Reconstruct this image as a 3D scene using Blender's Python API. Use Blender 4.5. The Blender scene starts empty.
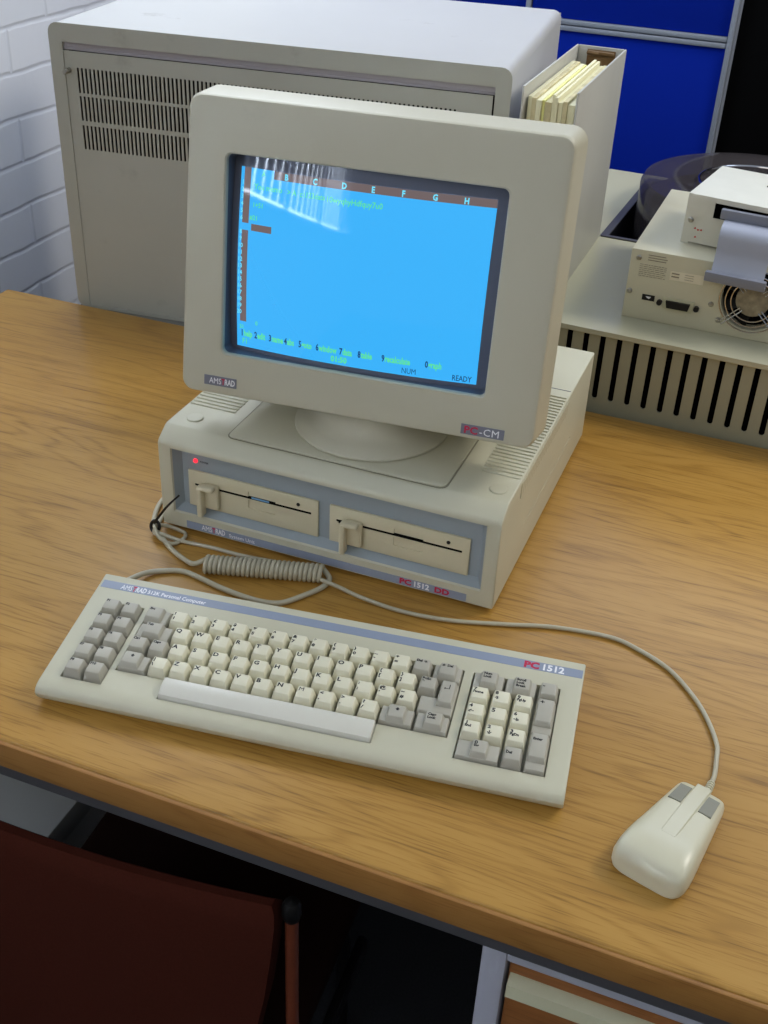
import bpy, bmesh, math, random
from mathutils import Vector, Matrix
random.seed(7)
PI = math.pi
S = bpy.context.scene
COL = S.collection

# ---------------------------------------------------------------- camera, world, lights, exposure
DZ = 0.73                                   # desk top height
cam_d = bpy.data.cameras.new('camera'); cam = bpy.data.objects.new('camera', cam_d); COL.objects.link(cam)
rx, ux_, fw = Vector((0.93014, 0.36520, 0.03973)), Vector((-0.23164, 0.49913, 0.83500)), Vector((-0.28507, 0.78587, -0.54877))
fw.normalize(); rx = (rx - fw * rx.dot(fw)).normalized(); ux_ = rx.cross(fw).normalized()
cam.matrix_world = Matrix(((rx.x, ux_.x, -fw.x, 0), (rx.y, ux_.y, -fw.y, 0), (rx.z, ux_.z, -fw.z, 1.4356), (0, 0, 0, 1)))
cam_d.sensor_fit = 'HORIZONTAL'; cam_d.sensor_width = 36.0; cam_d.lens = 1148.054 / 768 * 36.0
cam_d.clip_start = 0.02
S.camera = cam

W = bpy.data.worlds.new('room_light'); S.world = W; W.use_nodes = True
bg = W.node_tree.nodes['Background']; bg.inputs[0].default_value = (0.80, 0.90, 1.0, 1); bg.inputs[1].default_value = 1.0
_n = W.node_tree.nodes; _l = W.node_tree.links
_tc = _n.new('ShaderNodeTexCoord'); _sp = _n.new('ShaderNodeSeparateXYZ'); _cr = _n.new('ShaderNodeValToRGB')
_l.new(_tc.outputs['Generated'], _sp.inputs[0]); _l.new(_sp.outputs['Z'], _cr.inputs['Fac']); _l.new(_cr.outputs['Color'], bg.inputs[0])
_cr.color_ramp.elements[0].position = 0.0; _cr.color_ramp.elements[0].color = (0.13, 0.12, 0.105, 1)     # dim far room
_cr.color_ramp.elements[1].position = 0.75; _cr.color_ramp.elements[1].color = (0.36, 0.41, 0.48, 1)    # pale ceiling

def area(name, loc, target, sx, sy, power, col):
    d = bpy.data.lights.new(name, 'AREA'); d.shape = 'RECTANGLE'; d.size = sx; d.size_y = sy; d.energy = power; d.color = col
    o = bpy.data.objects.new(name, d); COL.objects.link(o); o.location = loc
    o.rotation_euler = (Vector(target) - Vector(loc)).to_track_quat('-Z', 'Y').to_euler()
    return o
area('daylight_right', (1.35, 2.1, 2.7), (-0.1, 1.2, 0.8), 0.8, 0.7, 34, (1.0, 0.95, 0.86))
area('daylight_left', (-1.26, 1.75, 1.95), (-0.55, 1.0, 0.9), 1.1, 0.6, 20, (0.80, 0.88, 1.0))
area('daylight_back', (0.2, 4.6, 3.6), (-0.6, 1.0, 0.8), 3.0, 1.2, 44, (0.72, 0.84, 1.0))
area('front_fill', (-0.3, -1.8, 2.7), (-0.3, 1.0, 0.8), 2.6, 1.4, 13, (1.0, 0.94, 0.82))  # added fill lamp that brightens the camera-facing fronts

vs = S.view_settings
vs.view_transform = 'Standard'; vs.look = 'None'; vs.gamma = 1.0; vs.use_curve_mapping = False; vs.exposure = 0.0

# ---------------------------------------------------------------- helpers
def tag(o, label=None, cat=None, group=None, kind=None):
    if label: o['label'] = label
    if cat: o['category'] = cat
    if group: o['group'] = group
    if kind: o['kind'] = kind
    return o

def thing(name, label, cat, loc=(0, 0, 0), rz=0, group=None):
    o = bpy.data.objects.new(name, None); COL.objects.link(o)
    o.location = loc; o.rotation_euler = (0, 0, rz); o.empty_display_size = 0.05
    return tag(o, label, cat, group)

def obj(name, bm, mats, parent=None, label=None, M=None, smooth=True, ang=32):
    if M is not None: bm.transform(M)
    me = bpy.data.meshes.new(name); bm.normal_update(); bm.to_mesh(me); bm.free()
    for m in (mats if isinstance(mats, (list, tuple)) else [mats]): me.materials.append(m)
    if smooth:
        me.shade_smooth(); me.set_sharp_from_angle(angle=math.radians(ang))
    o = bpy.data.objects.new(name, me); COL.objects.link(o)
    if parent is not None: o.parent = parent
    if label: o['label'] = label
    return o

def struct(name, bm, mats, **k):
    return tag(obj(name, bm, mats, **k), kind='structure')

def NB(): return bmesh.new()

def merge(dst, src):
    me = bpy.data.meshes.new('tmp'); src.to_mesh(me); src.free(); dst.from_mesh(me); bpy.data.meshes.remove(me)

def box(bm, x0, x1, y0, y1, z0, z1, bev=0, seg=2, mi=0, top=None, M=None):
    """box; top=(dx0,dx1,dy0,dy1) insets the top face"""
    t = bmesh.new()
    a = top or (0, 0, 0, 0)
    vs_ = [t.verts.new(p) for p in ((x0, y0, z0), (x1, y0, z0), (x1, y1, z0), (x0, y1, z0),
        (x0 + a[0], y0 + a[2], z1), (x1 - a[1], y0 + a[2], z1), (x1 - a[1], y1 - a[3], z1), (x0 + a[0], y1 - a[3], z1))]
    for f in ((3, 2, 1, 0), (4, 5, 6, 7), (0, 1, 5, 4), (1, 2, 6, 5), (2, 3, 7, 6), (3, 0, 4, 7)):
        t.faces.new([vs_[i] for i in f])
    if bev: bmesh.ops.bevel(t, geom=list(t.edges), offset=bev, segments=seg, affect='EDGES', profile=0.5, clamp_overlap=True)
    for f in t.faces: f.material_index = mi
    if M is not None: t.transform(M)
    merge(bm, t); return bm

def rrect(w0, w1, h0, h1, r, n=5):
    rs = r if isinstance(r, (list, tuple)) else (r,) * 4
    out = []
    for (cx, cy, a0, q) in ((w1, h1, 0, 0), (w0, h1, 90, 1), (w0, h0, 180, 2), (w1, h0, 270, 3)):
        rr = max(rs[q], 1e-5)
        ox = cx - rr if q in (0, 3) else cx + rr
        oy = cy - rr if q in (0, 1) else cy + rr
        for k in range(n + 1):
            a = math.radians(a0 + 90 * k / n); out.append((ox + rr * math.cos(a), oy + rr * math.sin(a)))
    return out

def prism(bm, pts, a, b, axis='z', bev=0, seg=2, mi=0, M=None):
    """extrude a polygon from a to b. axis z: pts (x,y); y: pts (x,z); x: pts (y,z)"""
    t = bmesh.new()
    def P(p, c): return {'z': (p[0], p[1], c), 'y': (p[0], c, p[1]), 'x': (c, p[0], p[1])}[axis]
    A = [t.verts.new(P(p, a)) for p in pts]; B = [t.verts.new(P(p, b)) for p in pts]
    n = len(pts)
    fa = t.faces.new(A[::-1]); fb = t.faces.new(B)
    for i in range(n): t.faces.new((A[i], A[(i + 1) % n], B[(i + 1) % n], B[i]))
    bmesh.ops.recalc_face_normals(t, faces=t.faces)
    if bev: bmesh.ops.bevel(t, geom=list(set(fa.edges) | set(fb.edges)), offset=bev, segments=seg, affect='EDGES', profile=0.5, clamp_overlap=True)
    for f in t.faces: f.material_index = mi
    if M is not None: t.transform(M)
    merge(bm, t); return bm

def ring_plate(bm, outer, inner, a, b, axis='y', mi=0):
    """plate with a hole; outer and inner have equal point counts"""
    t = bmesh.new()
    def P(p, c): return {'z': (p[0], p[1], c), 'y': (p[0], c, p[1]), 'x': (c, p[0], p[1])}[axis]
    R_ = [[t.verts.new(P(p, c)) for p in L] for L, c in ((outer, a), (inner, a), (inner, b), (outer, b))]
    n = len(outer)
    for k in range(4):
        A, B = R_[k], R_[(k + 1) % 4]
        for i in range(n): t.faces.new((A[i], A[(i + 1) % n], B[(i + 1) % n], B[i]))
    bmesh.ops.recalc_face_normals(t, faces=t.faces)
    for f in t.faces: f.material_index = mi
    merge(bm, t); return bm

def loft(bm, rings, cap=True, mi=0):
    t = bmesh.new(); n = len(rings[0])
    L = [[t.verts.new(p) for p in r] for r in rings]
    for A, B in zip(L, L[1:]):
        for i in range(n): t.faces.new((A[i], A[(i + 1) % n], B[(i + 1) % n], B[i]))
    if cap: t.faces.new(L[0][::-1]); t.faces.new(L[-1])
    bmesh.ops.recalc_face_normals(t, faces=t.faces)
    for f in t.faces: f.material_index = mi
    merge(bm, t); return bm

def lathe(bm, prof, n=48, c=(0, 0, 0), mi=0, axis='z'):
    rings = []
    for r, z in prof:
        q = []
        for i in range(n):
            a = 2 * PI * i / n; x, y = r * math.cos(a), r * math.sin(a)
            q.append((c[0] + x, c[1] + y, c[2] + z) if axis == 'z' else (c[0] + x, c[1] + z, c[2] + y) if axis == 'y' else (c[0] + z, c[1] + x, c[2] + y))
        rings.append(q)
    return loft(bm, rings, True, mi)

def spline(pts, n=8):
    P = [Vector(p) for p in pts]; P = [2 * P[0] - P[1]] + P + [2 * P[-1] - P[-2]]; out = []
    for i in range(1, len(P) - 2):
        p0, p1, p2, p3 = P[i - 1:i + 3]
        for k in range(n):
            t = k / n
            out.append(0.5 * ((2 * p1) + (p2 - p0) * t + (2 * p0 - 5 * p1 + 4 * p2 - p3) * t * t + (3 * p1 - p0 - 3 * p2 + p3) * t ** 3))
    out.append(P[-2]); return out

def tube(bm, pts, r, seg=10, mi=0):
    pts = [Vector(p) for p in pts]; rings = []; nrm = None
    for i, p in enumerate(pts):
        d = (pts[min(i + 1, len(pts) - 1)] - pts[max(i - 1, 0)]).normalized()
        if nrm is None: nrm = d.orthogonal().normalized()
        nrm = (nrm - d * nrm.dot(d)).normalized(); b = d.cross(nrm)
        rr = r(i / (len(pts) - 1)) if callable(r) else r
        rings.append([p + (nrm * math.cos(2 * PI * k / seg) + b * math.sin(2 * PI * k / seg)) * rr for k in range(seg)])
    return loft(bm, rings, True, mi)

def cut(o, cutter_bm):
    """boolean difference, one cutter island at a time"""
    todo = set(cutter_bm.verts); isl = []
    while todo:
        st_ = [todo.pop()]; g = set(st_)
        while st_:
            v = st_.pop()
            for e in v.link_edges:
                w = e.other_vert(v)
                if w in todo: todo.discard(w); g.add(w); st_.append(w)
        isl.append(g)
    for g in isl:
        b = bmesh.new(); mp = {v: b.verts.new(v.co) for v in g}
        for f in cutter_bm.faces:
            if f.verts[0] in g: b.faces.new([mp[v] for v in f.verts])
        cut1(o, b)
    cutter_bm.free(); return o

def cut1(o, cutter_bm):
    me = bpy.data.meshes.new('cutter'); cutter_bm.to_mesh(me); cutter_bm.free()
    c = bpy.data.objects.new('cutter', me); COL.objects.link(c); c.parent = o.parent
    m = o.modifiers.new('b', 'BOOLEAN'); m.operation = 'DIFFERENCE'; m.object = c; m.solver = 'EXACT'
    bpy.context.view_layer.update()
    dg = bpy.context.evaluated_depsgraph_get()
    new = bpy.data.meshes.new_from_object(o.evaluated_get(dg)); o.modifiers.clear()
    old = o.data; new.name = old.name; o.data = new; bpy.data.meshes.remove(old)
    bpy.data.objects.remove(c); bpy.data.meshes.remove(me)
    o.data.shade_smooth(); o.data.set_sharp_from_angle(angle=math.radians(32))
    return o

def text(bm, s, size, M, mi=0, xs=1.0, depth=0.0001, bold=0.0, align='LEFT', spacing=1.0, shear=0.0):
    bold = 0 if 'M' in s else bold
    cu = bpy.data.curves.new('t', 'FONT'); cu.body = s; cu.size = size; cu.extrude = depth; cu.align_x = align
    cu.offset = bold; cu.space_character = spacing; cu.resolution_u = 2; cu.shear = shear
    o = bpy.data.objects.new('t', cu); COL.objects.link(o)
    bpy.context.view_layer.update()
    me = bpy.data.meshes.new_from_object(o.evaluated_get(bpy.context.evaluated_depsgraph_get()))
    t = bmesh.new(); t.from_mesh(me); bpy.data.objects.remove(o); bpy.data.curves.remove(cu); bpy.data.meshes.remove(me)
    for f in t.faces: f.material_index = mi; f.smooth = False
    t.transform(M @ Matrix.Diagonal((xs, 1, 1, 1)))
    merge(bm, t); return bm

def TR(x, y, z): return Matrix.Translation((x, y, z))
def RX(a): return Matrix.Rotation(a, 4, 'X')
def RY(a): return Matrix.Rotation(a, 4, 'Y')
def RZ(a): return Matrix.Rotation(a, 4, 'Z')
UPRIGHT = RX(PI / 2)                        # text lying in xy -> standing in xz, facing -y

# ---------------------------------------------------------------- materials
def lin(c): return tuple(((v / 255) / 12.92 if v / 255 <= 0.04045 else ((v / 255 + 0.055) / 1.055) ** 2.4) for v in c) + (1,)

def mat(name, rgb, rough=0.5, spec=0.5, metal=0.0, var=0.0, vscale=30, bump=0.0, bscale=400, coat=0.0, emit=None, es=0, stain=None, trans=0, alpha=1, ior=1.45):
    m = bpy.data.materials.new(name); m.use_nodes = True; nt = m.node_tree; b = nt.nodes['Principled BSDF']
    c = lin(rgb)
    b.inputs['Base Color'].default_value = c; b.inputs['Roughness'].default_value = rough
    b.inputs['Metallic'].default_value = metal; b.inputs['Specular IOR Level'].default_value = spec
    b.inputs['Coat Weight'].default_value = coat; b.inputs['IOR'].default_value = ior
    b.inputs['Transmission Weight'].default_value = trans; b.inputs['Alpha'].default_value = alpha
    if emit: b.inputs['Emission Color'].default_value = lin(emit); b.inputs['Emission Strength'].default_value = es
    tc = nt.nodes.new('ShaderNodeTexCoord')
    if var or stain:
        n = nt.nodes.new('ShaderNodeTexNoise'); n.inputs['Scale'].default_value = vscale; n.inputs['Detail'].default_value = 6
        nt.links.new(tc.outputs['Object'], n.inputs['Vector'])
        r = nt.nodes.new('ShaderNodeValToRGB')
        r.color_ramp.elements[0].position = 0.3; r.color_ramp.elements[1].position = 0.7
        r.color_ramp.elements[0].color = tuple(v * (1 - var) for v in c[:3]) + (1,)
        r.color_ramp.elements[1].color = tuple(min(1, v * (1 + var)) for v in c[:3]) + (1,)
        nt.links.new(n.outputs['Fac'], r.inputs['Fac']); out = r.outputs['Color']
        if stain:
            n2 = nt.nodes.new('ShaderNodeTexNoise'); n2.inputs['Scale'].default_value = stain[1]; n2.inputs['Detail'].default_value = 9; n2.inputs['Roughness'].default_value = 0.65
            nt.links.new(tc.outputs['Object'], n2.inputs['Vector'])
            r2 = nt.nodes.new('ShaderNodeValToRGB'); r2.color_ramp.elements[0].position = stain[2]; r2.color_ramp.elements[1].position = stain[2] + 0.14
            r2.color_ramp.elements[0].color = (0, 0, 0, 1); r2.color_ramp.elements[1].color = (stain[3],) * 3 + (1,)
            nt.links.new(n2.outputs['Fac'], r2.inputs['Fac'])
            mx = nt.nodes.new('ShaderNodeMix'); mx.data_type = 'RGBA'
            nt.links.new(r2.outputs['Color'], mx.inputs['Factor']); nt.links.new(out, mx.inputs['A']); mx.inputs['B'].default_value = lin(stain[0])
            out = mx.outputs['Result']
        nt.links.new(out, b.inputs['Base Color'])
    if bump:
        n = nt.nodes.new('ShaderNodeTexNoise'); n.inputs['Scale'].default_value = bscale; n.inputs['Detail'].default_value = 3
        nt.links.new(tc.outputs['Object'], n.inputs['Vector'])
        bp = nt.nodes.new('ShaderNodeBump'); bp.inputs['Strength'].default_value = bump; bp.inputs['Distance'].default_value = 0.001
        nt.links.new(n.outputs['Fac'], bp.inputs['Height']); nt.links.new(bp.outputs['Normal'], b.inputs['Normal'])
    return m

def wood(name, dark, mid, light, rough=0.32, scale=1.0, fine=1.0):
    m = bpy.data.materials.new(name); m.use_nodes = True; nt = m.node_tree; N = nt.nodes; L = nt.links; b = N['Principled BSDF']
    tc = N.new('ShaderNodeTexCoord')
    mp = N.new('ShaderNodeMapping'); mp.inputs['Scale'].default_value = (0.8 * scale, 7.0 * scale, 7.0 * scale); mp.inputs['Rotation'].default_value = (0, 0, 0.03)
    L.new(tc.outputs['Object'], mp.inputs['Vector'])
    n1 = N.new('ShaderNodeTexNoise'); n1.inputs['Scale'].default_value = 2.2; n1.inputs['Detail'].default_value = 1.5; n1.inputs['Distortion'].default_value = 0.3
    L.new(mp.outputs[0], n1.inputs['Vector'])
    # growth rings: several contour bands of the low noise
    mu = N.new('ShaderNodeMath'); mu.operation = 'MULTIPLY'; mu.inputs[1].default_value = 85.0; L.new(n1.outputs['Fac'], mu.inputs[0])
    si = N.new('ShaderNodeMath'); si.operation = 'SINE'; L.new(mu.outputs[0], si.inputs[0])
    s2 = N.new('ShaderNodeMath'); s2.operation = 'MULTIPLY_ADD'; s2.inputs[1].default_value = 0.5; s2.inputs[2].default_value = 0.5; L.new(si.outputs[0], s2.inputs[0])
    pw = N.new('ShaderNodeMath'); pw.operation = 'POWER'; pw.inputs[1].default_value = 4.0; L.new(s2.outputs[0], pw.inputs[0])
    ma = N.new('ShaderNodeMath'); ma.operation = 'MULTIPLY_ADD'; ma.inputs[1].default_value = -0.19; ma.inputs[2].default_value = 0.56; L.new(pw.outputs[0], ma.inputs[0])
    # pores: fine dashes along the grain
    mp2 = N.new('ShaderNodeMapping'); mp2.inputs['Scale'].default_value = (26 * fine, 620 * fine, 620 * fine); L.new(tc.outputs['Object'], mp2.inputs['Vector'])
    n2 = N.new('ShaderNodeTexNoise'); n2.inputs['Scale'].default_value = 1.0; n2.inputs['Detail'].default_value = 2; n2.inputs['Roughness'].default_value = 0.5; L.new(mp2.outputs[0], n2.inputs['Vector'])
    mb = N.new('ShaderNodeMapRange'); mb.interpolation_type = 'SMOOTHSTEP'; mb.inputs['From Min'].default_value = 0.50; mb.inputs['From Max'].default_value = 0.68; mb.inputs['To Min'].default_value = 0.06; mb.inputs['To Max'].default_value = -0.17; L.new(n2.outputs['Fac'], mb.inputs['Value'])
    mp3 = N.new('ShaderNodeMapping'); mp3.inputs['Scale'].default_value = (2.2, 40, 40); L.new(tc.outputs['Object'], mp3.inputs['Vector'])
    n3 = N.new('ShaderNodeTexNoise'); n3.inputs['Scale'].default_value = 1.0; n3.inputs['Detail'].default_value = 5; L.new(mp3.outputs[0], n3.inputs['Vector'])
    mc = N.new('ShaderNodeMath'); mc.operation = 'MULTIPLY_ADD'; mc.inputs[1].default_value = 0.45; mc.inputs[2].default_value = -0.225; L.new(n3.outputs['Fac'], mc.inputs[0])
    ad = N.new('ShaderNodeMath'); L.new(ma.outputs[0], ad.inputs[0]); L.new(mb.outputs[0], ad.inputs[1])
    ad2 = N.new('ShaderNodeMath'); L.new(ad.outputs[0], ad2.inputs[0]); L.new(mc.outputs[0], ad2.inputs[1])
    r = N.new('ShaderNodeValToRGB'); e = r.color_ramp.elements
    e[0].position = 0.12; e[0].color = lin(dark); e[1].position = 0.85; e[1].color = lin(light); q = e.new(0.5); q.color = lin(mid)
    L.new(ad2.outputs[0], r.inputs['Fac']); L.new(r.outputs['Color'], b.inputs['Base Color'])
    b.inputs['Roughness'].default_value = rough; b.inputs['Specular IOR Level'].default_value = 0.38
    bp = N.new('ShaderNodeBump'); bp.inputs['Strength'].default_value = 0.12; bp.inputs['Distance'].default_value = 0.0006
    L.new(n2.outputs['Fac'], bp.inputs['Height']); L.new(bp.outputs['Normal'], b.inputs['Normal'])
    return m

M_case = mat('beige_case_plastic', (196, 193, 170), 0.42, 0.45, var=0.03, vscale=8, bump=0.12, bscale=1500)
M_case2 = mat('cream_monitor_plastic', (192, 188, 167), 0.42, 0.45, var=0.03, vscale=6, bump=0.12, bscale=1500, stain=((150, 146, 130), 9, 0.62, 0.25))
M_panelgrey = mat('blue_grey_plastic', (150, 160, 165), 0.5, 0.4)
M_strip = mat('slate_blue_strip', (140, 150, 170), 0.4)
M_drive = mat('cream_drive_plastic', (208, 200, 170), 0.5, 0.4)
M_black = mat('black_plastic', (8, 8, 9), 0.5)
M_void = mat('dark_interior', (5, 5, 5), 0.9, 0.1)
M_groove = mat('shadow_line_plastic', (146, 143, 124), 0.6)
M_white = mat('white_lettering', (235, 235, 238), 0.5)
M_red = mat('crimson_lettering', (190, 30, 70), 0.5)
M_led = mat('red_indicator', (255, 40, 50), 0.3, emit=(255, 40, 60), es=1.6)
M_keycream = mat('cream_key_plastic', (222, 218, 194), 0.45, bump=0.1, bscale=2500)
M_keygrey = mat('grey_key_plastic', (176, 172, 158), 0.45, bump=0.1, bscale=2500)
M_ink = mat('black_key_legend', (25, 25, 28), 0.6)
M_space = mat('pale_spacebar_plastic', (214, 212, 200), 0.3, bump=0.05, bscale=2500)
M_mouse = mat('beige_mouse_plastic', (205, 201, 176), 0.3, var=0.02, vscale=20)
M_btn = mat('grey_button_plastic', (132, 130, 114), 0.4)
M_cord = mat('beige_cable_rubber', (184, 178, 156), 0.45)
M_glass = mat('dark_tube_glass', (100, 107, 124), 0.04, 0.6)
M_surround = mat('dark_grey_surround', (84, 89, 102), 0.45)
M_desk = wood('oak_veneer', (128, 92, 38), (170, 127, 57), (188, 147, 75), 0.36)
M_deskedge = wood('oak_lipping', (122, 82, 36), (148, 104, 50), (160, 116, 60), 0.5)
M_drawer = wood('brown_wood_laminate', (108, 66, 30), (136, 86, 44), (150, 98, 54), 0.45)
M_apron = mat('grey_steel_paint', (78, 78, 82), 0.4)
M_whitesteel = mat('pale_grey_steel_paint', (168, 170, 182), 0.45)
M_creamsteel = mat('cream_handle_paint', (196, 194, 164), 0.35)
M_grey = mat('grey_enamel_panel', (172, 173, 163), 0.5, var=0.05, vscale=5, bump=0.05, stain=((112, 106, 96), 6, 0.58, 0.5))
M_shell = mat('pale_enamel_shell', (192, 192, 190), 0.36, var=0.03, vscale=4, stain=((120, 114, 104), 16, 0.66, 0.5))
M_lip = mat('purple_grey_metal', (156, 152, 158), 0.5)
M_slot = mat('olive_beige_enamel', (156, 154, 132), 0.5, var=0.04, vscale=6, stain=((140, 128, 98), 14, 0.62, 0.35))
M_lid = mat('beige_enamel_lid', (184, 182, 158), 0.34, var=0.02, vscale=4, stain=((228, 228, 224), 6, 0.72, 0.7))
M_dsheet = mat('off_white_painted_steel', (206, 202, 178), 0.45, var=0.02, vscale=6, stain=((150, 140, 116), 20, 0.68, 0.4))
M_tsheet = mat('white_painted_steel', (212, 211, 200), 0.5, var=0.03, vscale=30, stain=((120, 120, 118), 24, 0.66, 0.45))
M_dark = mat('dark_blue_grey_metal', (52, 54, 64), 0.4)
M_smoke = mat('smoky_clear_plastic', (70, 66, 68), 0.12, 0.6, alpha=0.66, stain=((190, 190, 200), 14, 0.6, 0.35), var=0.1)
M_platter = mat('brown_oxide_disk', (48, 36, 34), 0.25, 0.6)
M_chrome = mat('chrome_metal', (200, 200, 205), 0.15, metal=1.0)
M_screw = mat('zinc_screw', (170, 168, 160), 0.3, metal=0.9)
M_ribbon = mat('grey_ribbon_cable', (168, 174, 192), 0.35)
M_conn = mat('grey_connector_plastic', (132, 136, 150), 0.45)
M_sticker = mat('worn_paper_label', (228, 222, 200), 0.6)
M_print = mat('faded_grey_print', (140, 132, 116), 0.7)
M_fan = mat('dusty_fan_hub', (150, 140, 118), 0.7, var=0.35, vscale=90)
M_binder = mat('grey_binder_board', (184, 183, 176), 0.45, var=0.04, vscale=8, stain=((96, 92, 84), 16, 0.66, 0.6))
M_paper = mat('cream_paper', (226, 222, 188), 0.8)
M_paperside = mat('paper_stack_edges', (206, 196, 156), 0.85, var=0.18, vscale=60)
M_yellow = mat('yellow_sheet', (226, 224, 150), 0.8)
M_rust = mat('rusty_ring_metal', (110, 84, 52), 0.4, metal=0.6)
M_blue = mat('royal_blue_fabric', (6, 38, 158), 0.9, 0.1, bump=0.3, bscale=900)
M_alu = mat('brushed_aluminium', (150, 158, 172), 0.45, metal=0.2)
M_blackb = mat('matt_black_board', (6, 6, 7), 0.9, 0.1)
M_carpet = mat('dark_carpet', (44, 46, 49), 0.95, 0.1, var=0.15, vscale=300)
M_rust_fab = mat('rust_brown_fabric', (66, 29, 20), 0.95, 0.1, var=0.12, vscale=500)
M_cwood = mat('brown_chair_wood', (112, 56, 36), 0.4, var=0.1, vscale=60)
M_carton = mat('pale_grey_card', (178, 182, 182), 0.8)
M_table = mat('grey_laminate', (120, 120, 118), 0.5)
M_slat = mat('white_blind_fabric', (190, 192, 196), 0.8)
M_sky = mat('daylight_pane', (255, 255, 255), 0.5, emit=(225, 238, 255), es=18.0)

def brick():
    m = bpy.data.materials.new('painted_white_brick'); m.use_nodes = True; nt = m.node_tree; N = nt.nodes; L = nt.links; b = N['Principled BSDF']
    tc = N.new('ShaderNodeTexCoord'); sp = N.new('ShaderNodeSeparateXYZ'); L.new(tc.outputs['Object'], sp.inputs[0])
    def off(o, k):
        a = N.new('ShaderNodeMath'); a.inputs[1].default_value = k; L.new(o, a.inputs[0]); return a.outputs[0]
    cb = N.new('ShaderNodeCombineXYZ'); L.new(off(sp.outputs['Y'], 10.03), cb.inputs['X']); L.new(off(sp.outputs['Z'], 1.4941 - 0.9548 + 0.011), cb.inputs['Y'])
    nz = N.new('ShaderNodeTexNoise'); nz.inputs['Scale'].default_value = 9; L.new(tc.outputs['Object'], nz.inputs['Vector'])
    wm = N.new('ShaderNodeMix'); wm.data_type = 'VECTOR'; wm.inputs['Factor'].default_value = 0.012
    L.new(cb.outputs[0], wm.inputs['A']); L.new(nz.outputs['Color'], wm.inputs['B'])
    bt = N.new('ShaderNodeTexBrick'); bt.inputs['Scale'].default_value = 1.0; bt.inputs['Brick Width'].default_value = 0.225; bt.inputs['Row Height'].default_value = 0.0747
    bt.inputs['Mortar Size'].default_value = 0.006; bt.inputs['Mortar Smooth'].default_value = 0.9; bt.inputs['Bias'].default_value = 0
    L.new(wm.outputs['Result'], bt.inputs['Vector'])
    bt.inputs['Color1'].default_value = lin((226, 228, 232)); bt.inputs['Color2'].default_value = lin((222, 225, 229)); bt.inputs['Mortar'].default_value = lin((214, 217, 222))
    L.new(bt.outputs['Color'], b.inputs['Base Color']); b.inputs['Roughness'].default_value = 0.5
    inv = N.new('ShaderNodeMath'); inv.operation = 'SUBTRACT'; inv.inputs[0].default_value = 1.0; L.new(bt.outputs['Fac'], inv.inputs[1])
    n2 = N.new('ShaderNodeTexNoise'); n2.inputs['Scale'].default_value = 45; n2.inputs['Detail'].default_value = 4; L.new(tc.outputs['Object'], n2.inputs['Vector'])
    md = N.new('ShaderNodeMath'); md.operation = 'MULTIPLY_ADD'; md.inputs[1].default_value = 0.28; L.new(n2.outputs['Fac'], md.inputs[0]); L.new(inv.outputs[0], md.inputs[2])
    bp = N.new('ShaderNodeBump'); bp.inputs['Strength'].default_value = 0.3; bp.inputs['Distance'].default_value = 0.003
    L.new(md.outputs[0], bp.inputs['Height']); L.new(bp.outputs['Normal'], b.inputs['Normal'])
    return m
M_brick = brick()

# ---------------------------------------------------------------- setting
bm = NB(); box(bm, -1.55, 2.6, -3.4, 5.2, -0.08, 0.0); struct('floor', bm, M_carpet, smooth=False)
WX = -1.33
bm = NB()                                    # wall with a window opening beside and behind the camera
box(bm, WX - 0.2, WX, -0.15, 5.1, 0, 2.75); box(bm, WX - 0.2, WX, -3.4, -0.15, 0, 1.18); box(bm, WX - 0.2, WX, -3.4, -0.15, 2.35, 2.75); box(bm, WX - 0.2, WX, -3.4, -3.05, 1.18, 2.35)
struct('wall_left', bm, M_brick, smooth=False)
bm = NB(); box(bm, WX - 0.2, 2.6, 5.1, 5.2, 0, 2.75); struct('wall_back', bm, M_slat, smooth=False)
wn = thing('window_1', None, None); wn['kind'] = 'structure'; wn.location = (WX - 0.15, -1.6, 1.18)
bm = NB(); box(bm, -0.02, -0.012, -1.45, 1.45, 0, 1.17); obj('window_pane', bm, M_sky, wn, smooth=False)
bm = NB()
for y in (-1.45, -0.5, 0.46, 1.41): box(bm, -0.01, 0.03, y, y + 0.04, 0, 1.17, 0.003)
for z in (0, 1.13): box(bm, -0.01, 0.03, -1.45, 1.45, z, z + 0.04, 0.003)
obj('window_frame', bm, M_whitesteel, wn)
bm = NB(); box(bm, -0.02, 0.19, -1.45, 1.45, -0.0, 0.02, 0.004); obj('window_sill', bm, M_slat, wn)
bl = thing('vertical_blind', 'white vertical slat blind hanging in the window of the brick wall', 'blind', (WX - 0.06, -1.6, 2.33))
bm = NB(); box(bm, -0.02, 0.02, -1.45, 1.45, -0.03, 0.015, 0.004); obj('head_rail', bm, M_whitesteel, bl)
for i in range(23):
    bm = NB(); y = -1.42 + i * 0.127
    box(bm, -0.0008, 0.0008, -0.057, 0.057, -1.10, -0.03, M=TR(0, y, 0) @ RZ(-0.03)); obj('slat', bm, M_slat, bl, smooth=False)

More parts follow.
